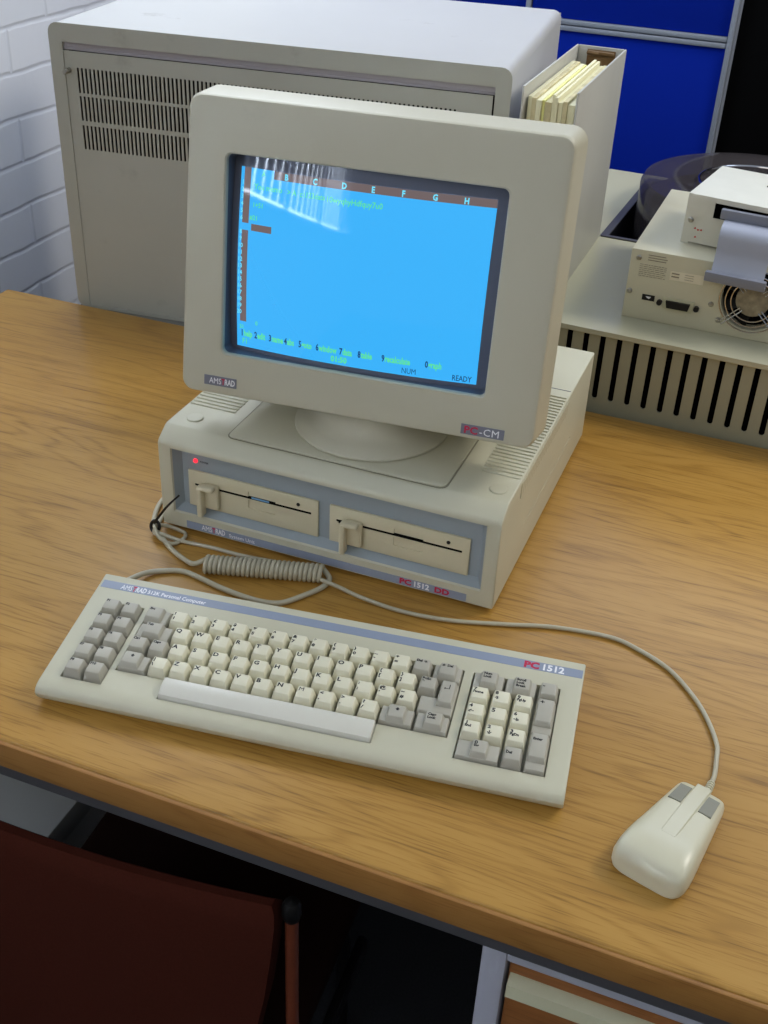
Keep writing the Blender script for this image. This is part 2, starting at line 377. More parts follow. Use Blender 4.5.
# ---------------------------------------------------------------- desk
D0, D1, DXL, DXR = 0.545, 1.349, -1.1225, 1.1
dk = thing('office_desk', 'oak veneered desk with a grey steel underframe carrying the computer', 'desk', (0, 0.95, 0))
Md = TR(0, -0.95, 0)
bm = NB(); box(bm, DXL, DXR, D0 + 0.004, D1, DZ - 0.030, DZ, 0.003, 3); obj('desk_top', bm, M_desk, dk, M=Md)
bm = NB(); box(bm, DXL, DXR, D0, D0 + 0.0045, DZ - 0.030, DZ - 0.002, 0.0012, 2); obj('edge_lipping', bm, M_deskedge, dk, M=Md, label='darker oak front edge strip')
bm = NB(); box(bm, DXL + 0.03, DXR - 0.03, D0 + 0.015, D0 + 0.035, DZ - 0.062, DZ - 0.0305, 0.002); obj('front_rail', bm, M_apron, dk, M=Md, label='dark grey steel rail')
bm = NB(); box(bm, DXL + 0.03, DXR - 0.03, D1 - 0.06, D1 - 0.04, 0.35, DZ - 0.0305, 0.002); obj('modesty_panel', bm, M_apron, dk, M=Md)
for x in (DXL + 0.03, DXR - 0.08):
    bm = NB(); box(bm, x, x + 0.05, D0 + 0.05, D1 - 0.065, 0.0, 0.04, 0.003); box(bm, x + 0.01, x + 0.04, D0 + 0.30, D1 - 0.25, 0.04, DZ - 0.071, 0.003); box(bm, x, x + 0.05, D0 + 0.05, D1 - 0.065, DZ - 0.071, DZ - 0.0305, 0.003)
    obj('leg', bm, M_apron, dk, M=Md)

# drawer pedestal under the right of the desk
pd = thing('drawer_pedestal', 'pale grey steel drawer pedestal with brown wooden drawer fronts under the desk', 'drawer unit', (0.12, 0.9, 0))
Mp = TR(-0.12, -0.9, 0); px0, px1, py0 = -0.106, 0.36, 0.566
bm = NB(); box(bm, px0, px0 + 0.020, py0, 1.2, 0.03, DZ - 0.0630, 0.0015); box(bm, px1 - 0.02, px1, py0, 1.2, 0.03, DZ - 0.0630, 0.0015)
box(bm, px0 + 0.02, px1 - 0.02, py0, 1.2, DZ - 0.0775, DZ - 0.0630, 0.001); box(bm, px0 + 0.02, px1 - 0.02, py0, 1.2, 0.03, 0.05, 0.001); box(bm, px0 + 0.02, px1 - 0.02, 1.19, 1.2, 0.05, 0.655)
obj('carcass', bm, M_whitesteel, pd, M=Mp)
for z1, z0 in ((0.651, 0.50), (0.496, 0.35), (0.346, 0.053)):
    bm = NB(); box(bm, px0 + 0.0225, px1 - 0.0225, py0 + 0.006, py0 + 0.022, z0, z1, 0.001); dr = obj('drawer', bm, M_drawer, pd, M=Mp)
    bm = NB()
    prof = [(0, 0), (-0.003, 0), (-0.010, -0.004), (-0.012, -0.016), (-0.010, -0.018), (-0.008, -0.007), (-0.002, -0.004), (-0.002, -0.022), (0, -0.022)]
    prism(bm, [(py0 + 0.006 + a, z1 - 0.018 + b) for a, b in prof], px0 + 0.024, px1 - 0.024, 'x')
    obj('handle', bm, M_creamsteel, dr, M=Mp, label='cream channel handle')
for x in (px0 + 0.03, px1 - 0.06):
    for y in (py0 + 0.03, 1.13):
        bm = NB(); lathe(bm, [(0.012, 0), (0.012, 0.029)], 16, (x + 0.015, y, 0.0)); obj('foot', bm, M_black, pd, M=Mp)

# box on the floor under the desk
cb = thing('storage_box', 'pale grey closed box on the floor under the desk beside the brick wall', 'box', (-0.852, 0.80, 0))
bm = NB(); box(bm, -0.148, 0.148, -0.16, 0.21, 0, 0.26, 0.002); obj('body', bm, M_carton, cb)
bm = NB(); box(bm, -0.151, 0.151, -0.163, 0.213, 0.2605, 0.30, 0.002); obj('lid', bm, M_carton, cb)

# table behind the desk
rt = thing('rear_table', 'grey table behind the desk carrying the big cabinet and slotted drive unit', 'table', (-0.35, 1.85, 0))
bm = NB(); box(bm, -0.655, 1.3, -0.495, 0.5, 0.69, 0.72, 0.002); obj('table_top', bm, M_table, rt)
for x in (-0.63, 1.22):
    for y in (-0.45, 0.42):
        bm = NB(); box(bm, x, x + 0.04, y, y + 0.04, 0, 0.6895, 0.002); obj('leg', bm, M_apron, rt)

# ---------------------------------------------------------------- chair
ch = thing('office_chair', 'rust brown fabric chair pushed in under the front of the desk', 'chair', (-0.475, 0.562, 0), 0.05)
bm = NB(); rings = []
for z, hw in ((0.270, 0.140), (0.345, 0.155), (0.42, 0.166), (0.48, 0.176), (0.54, 0.183), (0.585, 0.187), (0.600, 0.186), (0.606, 0.182)):
    th = 0.012 if z < 0.59 else (0.009 if z < 0.605 else 0.004)
    q = [(hw * c, (-th if s_ < 0 else th)) for c, s_ in [(-1 + 0.1 * i, -1) for i in range(21)] + [(1 - 0.1 * i, 1) for i in range(21)]]
    rings.append([(x, y + 0.012 * (x / 0.19) ** 2 - 0.006, z) for x, y in q])
loft(bm, rings); obj('backrest', bm, M_rust_fab, ch)
for s_ in (-1, 1):
    X = s_ * 0.197
    bm = NB(); tube(bm, [(X, 0.010, 0.0), (X, 0.010, 0.3), (X, 0.010, 0.5), (X, 0.010, 0.590)], 0.0062, 14)
    post = obj('leg', bm, M_cwood, ch, label='brown rear post with black cap')
    bm = NB(); lathe(bm, [(0.0075, 0.586), (0.0088, 0.592), (0.0088, 0.602), (0.006, 0.608), (0.001, 0.610)], 20, (X, 0.010, 0)); obj('cap', bm, M_black, post, label='black end cap')
    bm = NB(); tube(bm, [(X * 0.80, 0.27, 0.0), (X * 0.80, 0.27, 0.15), (X * 0.80, 0.27, 0.253)], 0.008, 14); obj('leg', bm, M_black, ch)
    bm = NB(); box(bm, X * 0.96 - 0.006, X * 0.96 + 0.006, 0.0165, 0.25, 0.225, 0.253, 0.003); obj('side_rail', bm, M_black, ch)
bm = NB(); box(bm, -0.175, 0.175, 0.030, 0.30, 0.254, 0.300, 0.016, 4); obj('seat', bm, mat('shade_darkened_fabric', (34, 18, 14), 0.95, 0.1), ch)  # seat colour darkened to hold the shade under the desk

# ---------------------------------------------------------------- grey cabinet at the back left
cab = thing('equipment_cabinet', 'large grey metal equipment cabinet with slotted front behind the monitor', 'cabinet', (-1.0025, 1.362, 0.7205), math.radians(6))
CW, CH, CD = 0.628, 0.404, 0.43
bm = NB(); ring_plate(bm, rrect(0, CW, 0, CH, 0.013), rrect(0.0185, CW - 0.019, 0.004, 0.381, 0.0008), 0.0, CD, 'y')
o = obj('outer_shell', bm, M_shell, cab)
bm = NB(); box(bm, 0.002, CW - 0.002, CD + 0.0005, CD + 0.004, 0.004, CH - 0.004); obj('back_plate', bm, M_grey, cab)
bm = NB(); ring_plate(bm, rrect(-0.0008, CW + 0.0008, -0.0, CH + 0.0008, 0.0138), rrect(0.0185, CW - 0.019, 0.004, 0.381, 0.0008), -0.0012, -0.0001, 'y'); obj('front_frame', bm, M_grey, cab)
bm = NB(); box(bm, 0.019, CW - 0.0195, 0.003, 0.005, 0.3705, 0.3805); box(bm, 0.019, CW - 0.0195, 0.0015, 0.0045, 0.3705, 0.3735, 0.001); obj('top_channel', bm, M_lip, cab, label='purple grey channel above the panel')
# slotted front panel: three rows of narrow upright slots cut right through
px_a, px_b, pz0, pz1 = 0.0188, CW - 0.0215, 0.0045, 0.370
rows = ((0.316, 0.349), (0.279, 0.312), (0.240, 0.273)); sx0, pit, sw = 0.036, 0.0060, 0.0029
ns = int((px_b - 0.038 - sx0) / pit)
bm = NB(); y0, y1 = 0.0, 0.0012
box(bm, px_a, sx0, y0, y1, pz0, pz1); sx1 = sx0 + ns * pit
box(bm, sx1 - (pit - sw), px_b, y0, y1, pz0, pz1); box(bm, sx0, sx1 - (pit - sw), y0, y1, rows[0][1], pz1); box(bm, sx0, sx1 - (pit - sw), y0, y1, rows[1][1], rows[0][0])
box(bm, sx0, sx1 - (pit - sw), y0, y1, rows[2][1], rows[1][0]); box(bm, sx0, sx1 - (pit - sw), y0, y1, pz0, rows[2][0])
for a, b in rows:
    for k in range(ns - 1): box(bm, sx0 + sw + k * pit, sx0 + (k + 1) * pit, y0, y1, a, b)
obj('front_panel', bm, M_grey, cab, smooth=False)
bm = NB(); box(bm, 0.020, CW - 0.022, 0.012, 0.014, 0.013, 0.370); obj('slot_shade_sheet', bm, M_void, cab, smooth=False)  # near-black sheet painting the darkness seen through the slots
bm = NB(); lathe(bm, [(0.0035, 0), (0.0035, -0.010), (0.0022, -0.013)], 14, (0.0245, 0.0, 0.345), axis='y'); box(bm, 0.020, 0.030, -0.0125, -0.010, 0.3425, 0.3475, 0.001, M=TR(0.0245, 0, 0.345) @ RY(-0.6) @ TR(-0.0245, 0, -0.345))
obj('latch', bm, M_screw, cab, label='small metal turn latch')

# ---------------------------------------------------------------- slotted drive unit at right
du = thing('disk_drive_cabinet', 'low olive beige cabinet with upright slots along its front behind the desk', 'cabinet', (-0.375, 1.369, 0.7205), math.radians(-2.2))
DW, DH, DD = 0.56, 0.1180, 0.694
SLN = []
bm = NB(); box(bm, 0.0, DW, 0.0025, 0.005, 0.0, DH - 0.0045, 0.0)
fp = obj('front_panel', bm, M_slot, du)
cb_ = NB()
xs = [0.166 - 0.0148 * 0 + 0.0216 * k for k in range(-7, 30)]
for x in xs:
    if 0.02 < x < DW - 0.02: prism(cb_, rrect(x - 0.0036, x + 0.0036, 0.021, 0.1125, 0.0035), -0.01, 0.02, 'y')
cut(fp, cb_)
bm = NB(); box(bm, 0.002, DW - 0.002, 0.018, 0.02, 0.005, DH - 0.006); obj('inner_shade_sheet', bm, M_void, du, smooth=False)  # black sheet stands in for the shade inside the cabinet
bm = NB(); box(bm, -0.001, 0.001, 0.003, DD, 0, DH - 0.005); box(bm, DW - 0.001, DW + 0.001, 0.003, DD, 0, DH - 0.005); box(bm, 0, DW, DD - 0.002, DD, 0, DH - 0.005); obj('side_panel', bm, M_slot, du, smooth=False)
# lid with a rectangular well
wx0, wx1, wy0, wy1 = 0.071, 0.53, 0.341, 0.672
bm = NB()
ring_plate(bm, rrect(-0.003, DW + 0.003, -0.002, DD + 0.002, 0.003, 2), rrect(wx0, wx1, wy0, wy1, 0.003, 2), DH - 0.004, DH, 'z'); box(bm, -0.003, DW + 0.003, -0.002, 0.002, DH - 0.007, DH - 0.0035, 0.0008)
obj('lid', bm, M_lid, du)
bm = NB()
ring_plate(bm, rrect(wx0 + 0.0005, wx1 - 0.0005, wy0 + 0.0005, wy1 - 0.0005, 0.003, 2), rrect(wx0 + 0.012, wx1 - 0.012, wy0 + 0.008, wy1 - 0.012, 0.003, 2), DH - 0.001, DH + 0.002, 'z')
obj('well_rim', bm, M_apron, du, label='dark rubber rim')
bm = NB()
for a in ((wx0 + 0.001, wx0 + 0.004, wy0, wy1), (wx1 - 0.004, wx1 - 0.001, wy0, wy1), (wx0, wx1, wy0 + 0.001, wy0 + 0.004), (wx0, wx1, wy1 - 0.004, wy1 - 0.001)): box(bm, *a, 0.02, DH - 0.002)
box(bm, wx0, wx1, wy0, wy1, 0.016, 0.02); obj('well', bm, M_dark, du, smooth=False, label='dark recessed well')

# disk pack in the well
dp = thing('disk_pack', 'round smoky plastic disk pack sitting in the well of the slotted cabinet', 'disk pack', (-0.080, 1.893, 0.7405))
bm = NB(); lathe(bm, [(0.178, 0.0), (0.186, 0.004), (0.188, 0.02), (0.188, 0.145), (0.183, 0.1545), (0.170, 0.159), (0.155, 0.158), (0.110, 0.1565), (0.100, 0.150), (0.05, 0.149), (0.0478, 0.140)], 96)
obj('cover', bm, M_smoke, dp, label='scuffed smoky clear cover')
for z in (0.03, 0.06, 0.09, 0.12):
    bm = NB(); lathe(bm, [(0.04, z), (0.176, z), (0.176, z + 0.0018), (0.04, z + 0.0018)], 96); obj('platter', bm, M_platter, dp)
bm = NB(); lathe(bm, [(0.038, 0.01), (0.038, 0.147), (0.02, 0.150), (0.001, 0.150)], 48); obj('hub', bm, M_black, dp)
for r in (0.098, 0.07):
    bm = NB(); tube(bm, [(r * math.cos(a * PI / 32), r * math.sin(a * PI / 32), 0.1575 if r > 0.09 else 0.153) for a in range(65)], 0.0022, 8); obj('ring', bm, M_chrome, dp, label='bright metal ring')

# steel drive box on the lid
db = thing('tape_drive_box', 'off white steel drive box with fan and connector standing on the slotted cabinet', 'drive unit', (-0.1990, 1.4190, 0.8385), math.radians(-0.8))
BW, BH, BD = 0.30, 0.0925, 0.272
bm = NB(); box(bm, 0, BW, 0.002, BD, 0, BH, 0.0015, 2); box(bm, 0.0015, BW - 0.0015, 0.001, 0.003, 0.010, 0.0105); drb = obj('casing', bm, M_dsheet, db)
c_ = NB(); lathe(c_, [(0.0385, -0.01), (0.0385, 0.022)], 48, (0.158, 0, 0.051), axis='y'); prism(c_, [(0.054, 0.0225), (0.084, 0.0225), (0.086, 0.0345), (0.052, 0.0345)], -0.01, 0.012, 'y')
cut(drb, c_)
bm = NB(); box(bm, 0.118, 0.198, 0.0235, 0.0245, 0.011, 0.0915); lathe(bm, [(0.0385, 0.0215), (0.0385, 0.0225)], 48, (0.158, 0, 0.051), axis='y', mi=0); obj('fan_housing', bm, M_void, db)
bm = NB(); lathe(bm, [(0.021, 0.02), (0.021, 0.0045), (0.019, 0.0035), (0.001, 0.0035)], 40, (0.158, 0, 0.051), axis='y'); fh = obj('fan', bm, M_fan, db, label='dusty fan hub')
bm = NB()
for k in range(7):
    a = 2 * PI * k / 7
    box(bm, 0.019, 0.037, -0.0006, 0.0006, -0.007, 0.007, M=TR(0.158, 0.013, 0.051) @ RY(a) @ RX(0.7))
obj('fan_blade', bm, M_black, fh, smooth=False)
bm = NB()
for r in (0.0405, 0.033, 0.0262): tube(bm, [(0.158 + r * math.cos(a * PI / 24), -0.0005, 0.051 + r * math.sin(a * PI / 24)) for a in range(49)], 0.0009, 6)
for a in (45, 135, 225, 315):
    for dd in (-2.2, 2.2):
        ca, sa = math.cos(math.radians(a)), math.sin(math.radians(a))
        tube(bm, [(0.158 + r * ca - dd * .001 * sa, -0.0012, 0.051 + r * sa + dd * .001 * ca) for r in (0.016, 0.03, 0.048)], 0.0008, 6)
obj('fan_guard', bm, M_chrome, db, label='bright wire fan guard')
for x, z in ((0.0104, 0.0858 - 0.004), (0.0055, 0.0366), (0.109, 0.0378), (0.1215, 0.0189), (0.194, 0.019)):
    bm = NB(); lathe(bm, [(0.0034, 0.0022), (0.0034, 0.001), (0.0022, -0.0006), (0.0004, -0.001)], 16, (x, 0, z), axis='y'); obj('screw', bm, M_screw, db)
bm = NB(); prism(bm, [(0.0505, 0.021), (0.0875, 0.021), (0.089, 0.0362), (0.049, 0.0362)], 0.0018, 0.0002, 'y', 0.0004); prism(bm, [(0.0555, 0.024), (0.0825, 0.024), (0.0845, 0.033), (0.0535, 0.033)], 0.0, -0.0035, 'y', 0.0, mi=1)
for x in (0.0455, 0.0925): lathe(bm, [(0.0035, 0.0018), (0.0035, -0.003), (0.002, -0.003)], 12, (x, 0, 0.0285), axis='y', mi=1)
obj('port_connector', bm, [M_creamsteel, M_black], db, label='black edged multi pin port')
bm = NB(); box(bm, 0.0225, 0.0385, 0.0012, 0.0022, 0.0275, 0.0350); prism(bm, [(0.029, 0.031), (0.032, 0.030), (0.034, 0.033), (0.027, 0.033)], 0.0011, 0.0006, 'y', mi=1); obj('symbol_label', bm, [M_black, M_white], db, label='small black symbol plate')
bm = NB(); box(bm, 0.0525, 0.0945, 0.0013, 0.0021, 0.060, 0.072)
for k in range(2): box(bm, 0.0545, 0.064, 0.0008, 0.0013, 0.068 - 0.004 * k, 0.0695 - 0.004 * k, mi=1)
for k in range(3): box(bm, 0.071, 0.082, 0.0010, 0.0013, 0.0690 - 0.003 * k, 0.0695 - 0.003 * k, mi=1)
obj('rating_label', bm, [M_sticker, M_print], db, label='pale worn label')
bm = NB(); random.seed(3)
for k in range(3): box(bm, 0.022, 0.022 + 0.02 + 0.008 * random.random(), 0.0016, 0.0021, 0.0875 - 0.0032 * k - 0.001, 0.0880 - 0.0032 * k - 0.0006)
for k in range(7):
    x = 0.013
    while x < 0.045:
        w = 0.002 + 0.004 * random.random(); box(bm, x, min(x + w, 0.047), 0.0016, 0.0021, 0.0735 - 0.0025 * k, 0.0740 - 0.0025 * k); x += w + 0.001
obj('printed_notice', bm, M_print, db, label='faded small print', smooth=False)

# second smaller box on top
tb = thing('interface_box', 'small white steel box with a ribbon cable slot stacked on the drive box', 'drive unit', (-0.147, 1.4678, 0.932), math.radians(-9))
bm = NB(); t_ = 0.0012
box(bm, 0.0, 0.255, 0.001, 0.0022, 0.0, 0.0635, 0.0006); box(bm, 0.0, 0.255, 0.001, 0.143, 0.0622, 0.0640, 0.0007); box(bm, 0.0, 0.0012, 0.002, 0.143, 0.0, 0.0625); box(bm, 0.2538, 0.255, 0.002, 0.143, 0.0, 0.0625)
box(bm, 0.0, 0.255, 0.1418, 0.143, 0.0, 0.0625); tc_ = obj('casing', bm, M_tsheet, tb)
c_ = NB(); box(c_, 0.035, 0.125, -0.01, 0.02, 0.0385, 0.0575); box(c_, 0.0098, 0.245, -0.01, 0.02, -0.01, 0.0030); cut(tc_, c_)
bm = NB(); box(bm, 0.002, 0.253, 0.012, 0.014, 0.001, 0.060); obj('box_shade_sheet', bm, M_void, tb, smooth=False)  # dark sheet put in for the unlit inside of the box
bm = NB(); lathe(bm, [(0.0036, 0.001), (0.0036, 0.0), (0.0022, -0.0016), (0.0004, -0.002)], 16, (0.0085, 0, 0.031), axis='y'); obj('screw', bm, M_screw, tb)
bm = NB()
for k, (x, z, a) in enumerate(((0.0155, 0.0215, 0.5), (0.0195, 0.0200, -0.7), (0.0235, 0.0205, 0.3), (0.0175, 0.0105, 0.9))):
    box(bm, -0.0013, 0.0013, 0.0006, 0.0011, -0.0006, 0.0006, M=TR(x, 0, z) @ RY(-a)); box(bm, -0.0004, 0.0004, 0.0006, 0.0011, -0.0012, 0.0012, M=TR(x + 0.0005, 0, z) @ RY(-a))
obj('red_marks', bm, mat('red_pen', (200, 50, 40), 0.7), tb, smooth=False)
bm = NB(); box(bm, 0.075, 0.108, 0.085, 0.118, 0.0641, 0.0650, 0.0003); box(bm, 0.079, 0.104, 0.089, 0.104, 0.0650, 0.0655, 0.0002, mi=1); obj('square_label', bm, [M_black, M_white], tb, label='black and white square badge')
# ribbon cable
rc = thing('ribbon_cable', 'grey flat ribbon cable hanging from the interface box over the drive box', 'cable', (-0.1026, 1.452, 0.977), math.radians(-5))
Mr = TR(0.0, 0, 0)
bm = NB()
path = [(0.012, 0.000), (0.002, -0.002), (-0.010, -0.003), (-0.020, -0.006), (-0.026, -0.012), (-0.029, -0.022), (-0.031, -0.034), (-0.036, -0.046), (-0.042, -0.056)]
P = spline([(0, a, b) for a, b in path], 5); xw0, xw1 = 0.006, 0.070; n = len(P)
def sheet(bm, P, th, m, ribs=33):
    t = bmesh.new(); G = []
    for i, p in enumerate(P):
        d = (P[min(i + 1, n - 1)] - P[max(i - 1, 0)]).normalized(); nn = Vector((0, -d.z, d.y)).normalized()
        k = i / (n - 1); row = []
        for j in range(2 * ribs + 1):
            x = xw0 + (xw1 - xw0) * j / (2 * ribs) + 0.003 * k
            r = th * (0.45 if j % 2 == 0 else 1.0); row.append((Vector((x, p.y, p.z)) + nn * r, Vector((x, p.y, p.z)) - nn * r))
        G.append(row)
    A = [[t.verts.new(q[0]) for q in r] for r in G]; B = [[t.verts.new(q[1]) for q in r] for r in G]
    for i in range(n - 1):
        for j in range(2 * ribs):
            t.faces.new((A[i][j], A[i][j + 1], A[i + 1][j + 1], A[i + 1][j])); t.faces.new((B[i][j], B[i + 1][j], B[i + 1][j + 1], B[i][j + 1]))
        for j in (0, 2 * ribs): t.faces.new((A[i][j], B[i][j], B[i + 1][j], A[i + 1][j]))
    for i in (0, n - 1):
        for j in range(2 * ribs): t.faces.new((A[i][j], A[i][j + 1], B[i][j + 1], B[i][j]))
    bmesh.ops.recalc_face_normals(t, faces=t.faces); merge(bm, t)
sheet(bm, P, 0.0005, 0); obj('ribbon', bm, M_ribbon, rc, ang=60)
bm = NB(); box(bm, 0.0, 0.076, -0.0015, 0.006, -0.002, 0.010, 0.001); obj('header_connector', bm, M_conn, rc)
bm = NB(); box(bm, 0.003, 0.077, -0.049, -0.0405, -0.066, -0.054, 0.001); obj('end_connector', bm, M_conn, rc)

# ---------------------------------------------------------------- ring binder
bi = thing('ring_binder', 'thick grey ring binder full of papers standing upright beside the cabinet', 'binder', (-0.325, 1.56, 0.8385))
bx0, bx1, by0, by1, bh = -0.037, 0.034, -0.140, 0.146, 0.270
bm = NB(); box(bm, bx1 - 0.003, bx1, by0, by1, 0, bh, 0.001); cvr = obj('front_cover', bm, M_binder, bi)
bm = NB(); box(bm, bx0, bx0 + 0.003, by0, by1, 0, bh, 0.001); obj('back_cover', bm, M_binder, bi)
bm = NB(); box(bm, bx0 + 0.0032, bx1 - 0.0032, by1 - 0.003, by1, 0, bh, 0.001); obj('spine', bm, M_binder, bi)
random.seed(11); x = bx0 + 0.006
k = 0
while x < bx1 - 0.008:
    w = random.uniform(0.003, 0.009); w = min(w, bx1 - 0.005 - x)
    bm = NB(); hh = bh - 0.008 - random.uniform(0, 0.010)
    box(bm, x, x + w - 0.0004, by0 + 0.006 + random.uniform(0, 0.006), by1 - 0.05 + random.uniform(0, .01), 0.004, hh, 0.0003)
    obj('paper_stack', bm, [M_paper, M_paperside, M_paper, M_yellow, M_paperside, M_paper, M_paper][k % 7], bi, smooth=False); x += w; k += 1
bm = NB()
box(bm, -0.020, 0.020, by1 - 0.0055, by1 - 0.0035, 0.03, bh - 0.004, 0.0005)
for z in (0.07, 0.15): tube(bm, [(0.0 + 0.020 * math.cos(a), by1 - 0.012 - 0.024 * math.sin(a), z) for a in [PI * k / 12 for k in range(13)]], 0.0014, 8)
tube(bm, [(-0.018, by1 - 0.008, bh - 0.008), (0.0, by1 - 0.020, bh - 0.006), (0.018, by1 - 0.010, bh - 0.008)], 0.0035, 8)
obj('ring_mechanism', bm, M_rust, bi, label='rusty metal ring mechanism')

# ---------------------------------------------------------------- partition screens
pt = thing('partition_screen', 'royal blue fabric partition with aluminium frame behind the equipment', 'partition', (-0.66, 2.6, 0))
for i, (a, b) in enumerate(((-0.85, -0.014), (0.0, 0.418))):
    for z0, z1 in ((0.06, 0.960), (0.984, 1.60)):
        bm = NB(); box(bm, a, b, 0.003, 0.022, z0, z1, 0.001); obj('fabric_panel', bm, M_blue, pt)
for x in (-0.864, -0.0135, 0.4185):
    bm = NB(); box(bm, x, x + 0.011, -0.003, 0.028, 0.0, 1.62, 0.002); obj('post', bm, M_alu, pt)
for z in (0.9605, 0.9727, 1.6005, 0.047):
    for a, b in ((-0.85, -0.014), (0.0, 0.418)):
        bm = NB(); box(bm, a, b, -0.002, 0.026, z, z + 0.0105, 0.002); obj('rail', bm, M_alu, pt)
bb = NB(); box(bb, -0.7, 0.7, 0, 0.03, 0.02, 1.75, 0.003)
bt = thing('black_partition', 'plain matt black board standing right of the blue partition', 'partition', (0.475, 2.62, 0)); obj('board', bb, M_blackb, bt)
for x in (-0.66, 0.60):
    bm = NB(); box(bm, x, x + 0.06, -0.12, 0.15, 0, 0.0195, 0.003); obj('foot', bm, M_black, bt)

# ---------------------------------------------------------------- computer system unit
UX, UY = -0.5744, 0.8851
su = thing('computer_system_unit', 'beige desktop computer case with two floppy drives under the monitor', 'computer', (UX, UY, DZ))
UW, UD, UH = 0.3724, 0.387, 0.1184
prof = [(0.0, 0.005), (0.0, 0.103), (0.0008, 0.1055), (0.003, 0.108), (0.0175, 0.1174), (0.021, 0.1184), (UD, UH), (UD, 0.005)]
bm = NB(); prism(bm, prof, 0, UW, 'x', 0.0016, 3); case = obj('case', bm, M_case, su)
oR, iR = (0.0145, 0.3585, 0.0225, 0.1005), (0.0215, 0.3515, 0.030, 0.0985)
c_ = NB(); loft(c_, [[(x, y, z) for x, z in ((r[0] - e, r[2] - e), (r[1] + e, r[2] - e), (r[1] + e, r[3] + e), (r[0] - e, r[3] + e))] for r, y, e in ((oR, -0.001, 0.0), (oR, 0.0, 0.0), (iR, 0.0125, 0.0006), (iR, 0.02, 0.0006))])
box(c_, UW - 0.0012, UW + 0.01, 0.1, 0.30, 0.046, 0.0475)
cut(case, c_)
bm = NB(); t = bmesh.new()
A = [t.verts.new((x, 0.0003, z)) for x, z in ((oR[0], oR[2]), (oR[1], oR[2]), (oR[1], oR[3]), (oR[0], oR[3]))]
B = [t.verts.new((x, 0.012, z)) for x, z in ((iR[0], iR[2]), (iR[1], iR[2]), (iR[1], iR[3]), (iR[0], iR[3]))]
for i in range(4): t.faces.new((A[i], A[(i + 1) % 4], B[(i + 1) % 4], B[i]))
t.faces.new(B)
C_ = [t.verts.new(Vector(v.co) + Vector((0, 0.0008, 0))) for v in B]; t.faces.new(C_[::-1])
for i in range(4): t.faces.new((B[i], B[(i + 1) % 4], C_[(i + 1) % 4], C_[i]))
merge(bm, t); obj('drive_panel', bm, M_panelgrey, su, smooth=False, label='blue grey recessed drive panel')
for x in (0.02, UW - 0.05):
    for y in (0.012, UD - 0.05):
        bm = NB(); box(bm, x, x + 0.03, y, y + 0.03, 0, 0.0052, 0.001); obj('foot', bm, M_black, su)
# floppy drives
def floppy(x0):
    w, z0, z1 = 0.1495, 0.0305, 0.0738
    b_ = NB(); box(b_, x0, x0 + w, 0.0088, 0.0118, z0, z1, 0.0006); d = obj('floppy_drive', b_, M_drive, su, label='cream floppy drive front')
    c = NB(); zc = 0.0575
    box(c, x0 + 0.0075, x0 + w - 0.0075, -0.01, 0.0109, zc - 0.0015, zc + 0.0013)
    prism(c, rrect(x0 + 0.070, x0 + 0.1015, zc - 0.0005, zc + 0.0085, (0.003, 0.003, 0.0001, 0.0001)), -0.01, 0.0105, 'y')
    prism(c, rrect(x0 + 0.070, x0 + 0.1015, 0.0445, zc - 0.0025, (0.0001, 0.0001, 0.002, 0.002)), -0.01, 0.0100, 'y')
    prism(c, [(x0 + 0.008, zc + 0.0010), (x0 + 0.010, zc - 0.0035), (x0 + 0.021, zc - 0.0035), (x0 + 0.021, zc + 0.0010)], -0.01, 0.0108, 'y')
    cut(d, c)
    b_ = NB(); box(b_, x0 + 0.0077, x0 + w - 0.0077, 0.0092, 0.0108, zc - 0.0014, zc + 0.0012); prism(b_, [(x0 + 0.0085, zc), (x0 + 0.0104, zc - 0.0033), (x0 + 0.0208, zc - 0.0033), (x0 + 0.0208, zc)], 0.0096, 0.0107, 'y'); box(b_, x0 + 0.0705, x0 + 0.1010, 0.0094, 0.0103, zc - 0.0006, zc + 0.0015)
    obj('disk_slot', b_, M_void, d, smooth=False, label='black disk slot')
    b_ = NB(); box(b_, x0 + 0.018, x0 + 0.0375, 0.0020, 0.0086, 0.0345, 0.0635, 0.0025, 3); box(b_, x0 + 0.0165, x0 + 0.0225, -0.0065, 0.0050, 0.0270, 0.0625, 0.0020, 3); box(b_, x0 + 0.0165, x0 + 0.0355, -0.0055, 0.0030, 0.0595, 0.0650, 0.0022, 3)
    obj('latch_lever', b_, M_drive, d)
    b_ = NB(); lathe(b_, [(0.0020, 0.0087), (0.0020, 0.0082), (0.0005, 0.0080)], 16, (x0 + 0.1275, 0, zc + 0.0072), axis='y'); obj('activity_light', b_, M_black, d, label='small round dark light')
    return d
f1 = floppy(0.0292); f2 = floppy(0.1915)
bm = NB(); box(bm, 0.0292 + 0.074, 0.0292 + 0.094, 0.0088, 0.0093, 0.0570, 0.0590); obj('inserted_disk_edge', bm, mat('blue_white_disk_label', (120, 170, 215), 0.5), f1, smooth=False, label='blue and white label of an inserted disk')
bm = NB(); lathe(bm, [(0.0024, 0.0118), (0.0024, 0.0105), (0.0015, 0.0095), (0.0003, 0.0092)], 16, (0.0375, 0, 0.0850), axis='y'); obj('power_light', bm, M_led, su, label='glowing red power light')
bm = NB(); text(bm, 'POWER', 0.0028, TR(0.0425, 0.0117, 0.0838) @ UPRIGHT); obj('power_lettering', bm, M_ink, su, smooth=False)
bm = NB(); box(bm, 0.0295, 0.3445, -0.0006, 0.0004, 0.0062, 0.0150, 0.0)
z = 0.0080
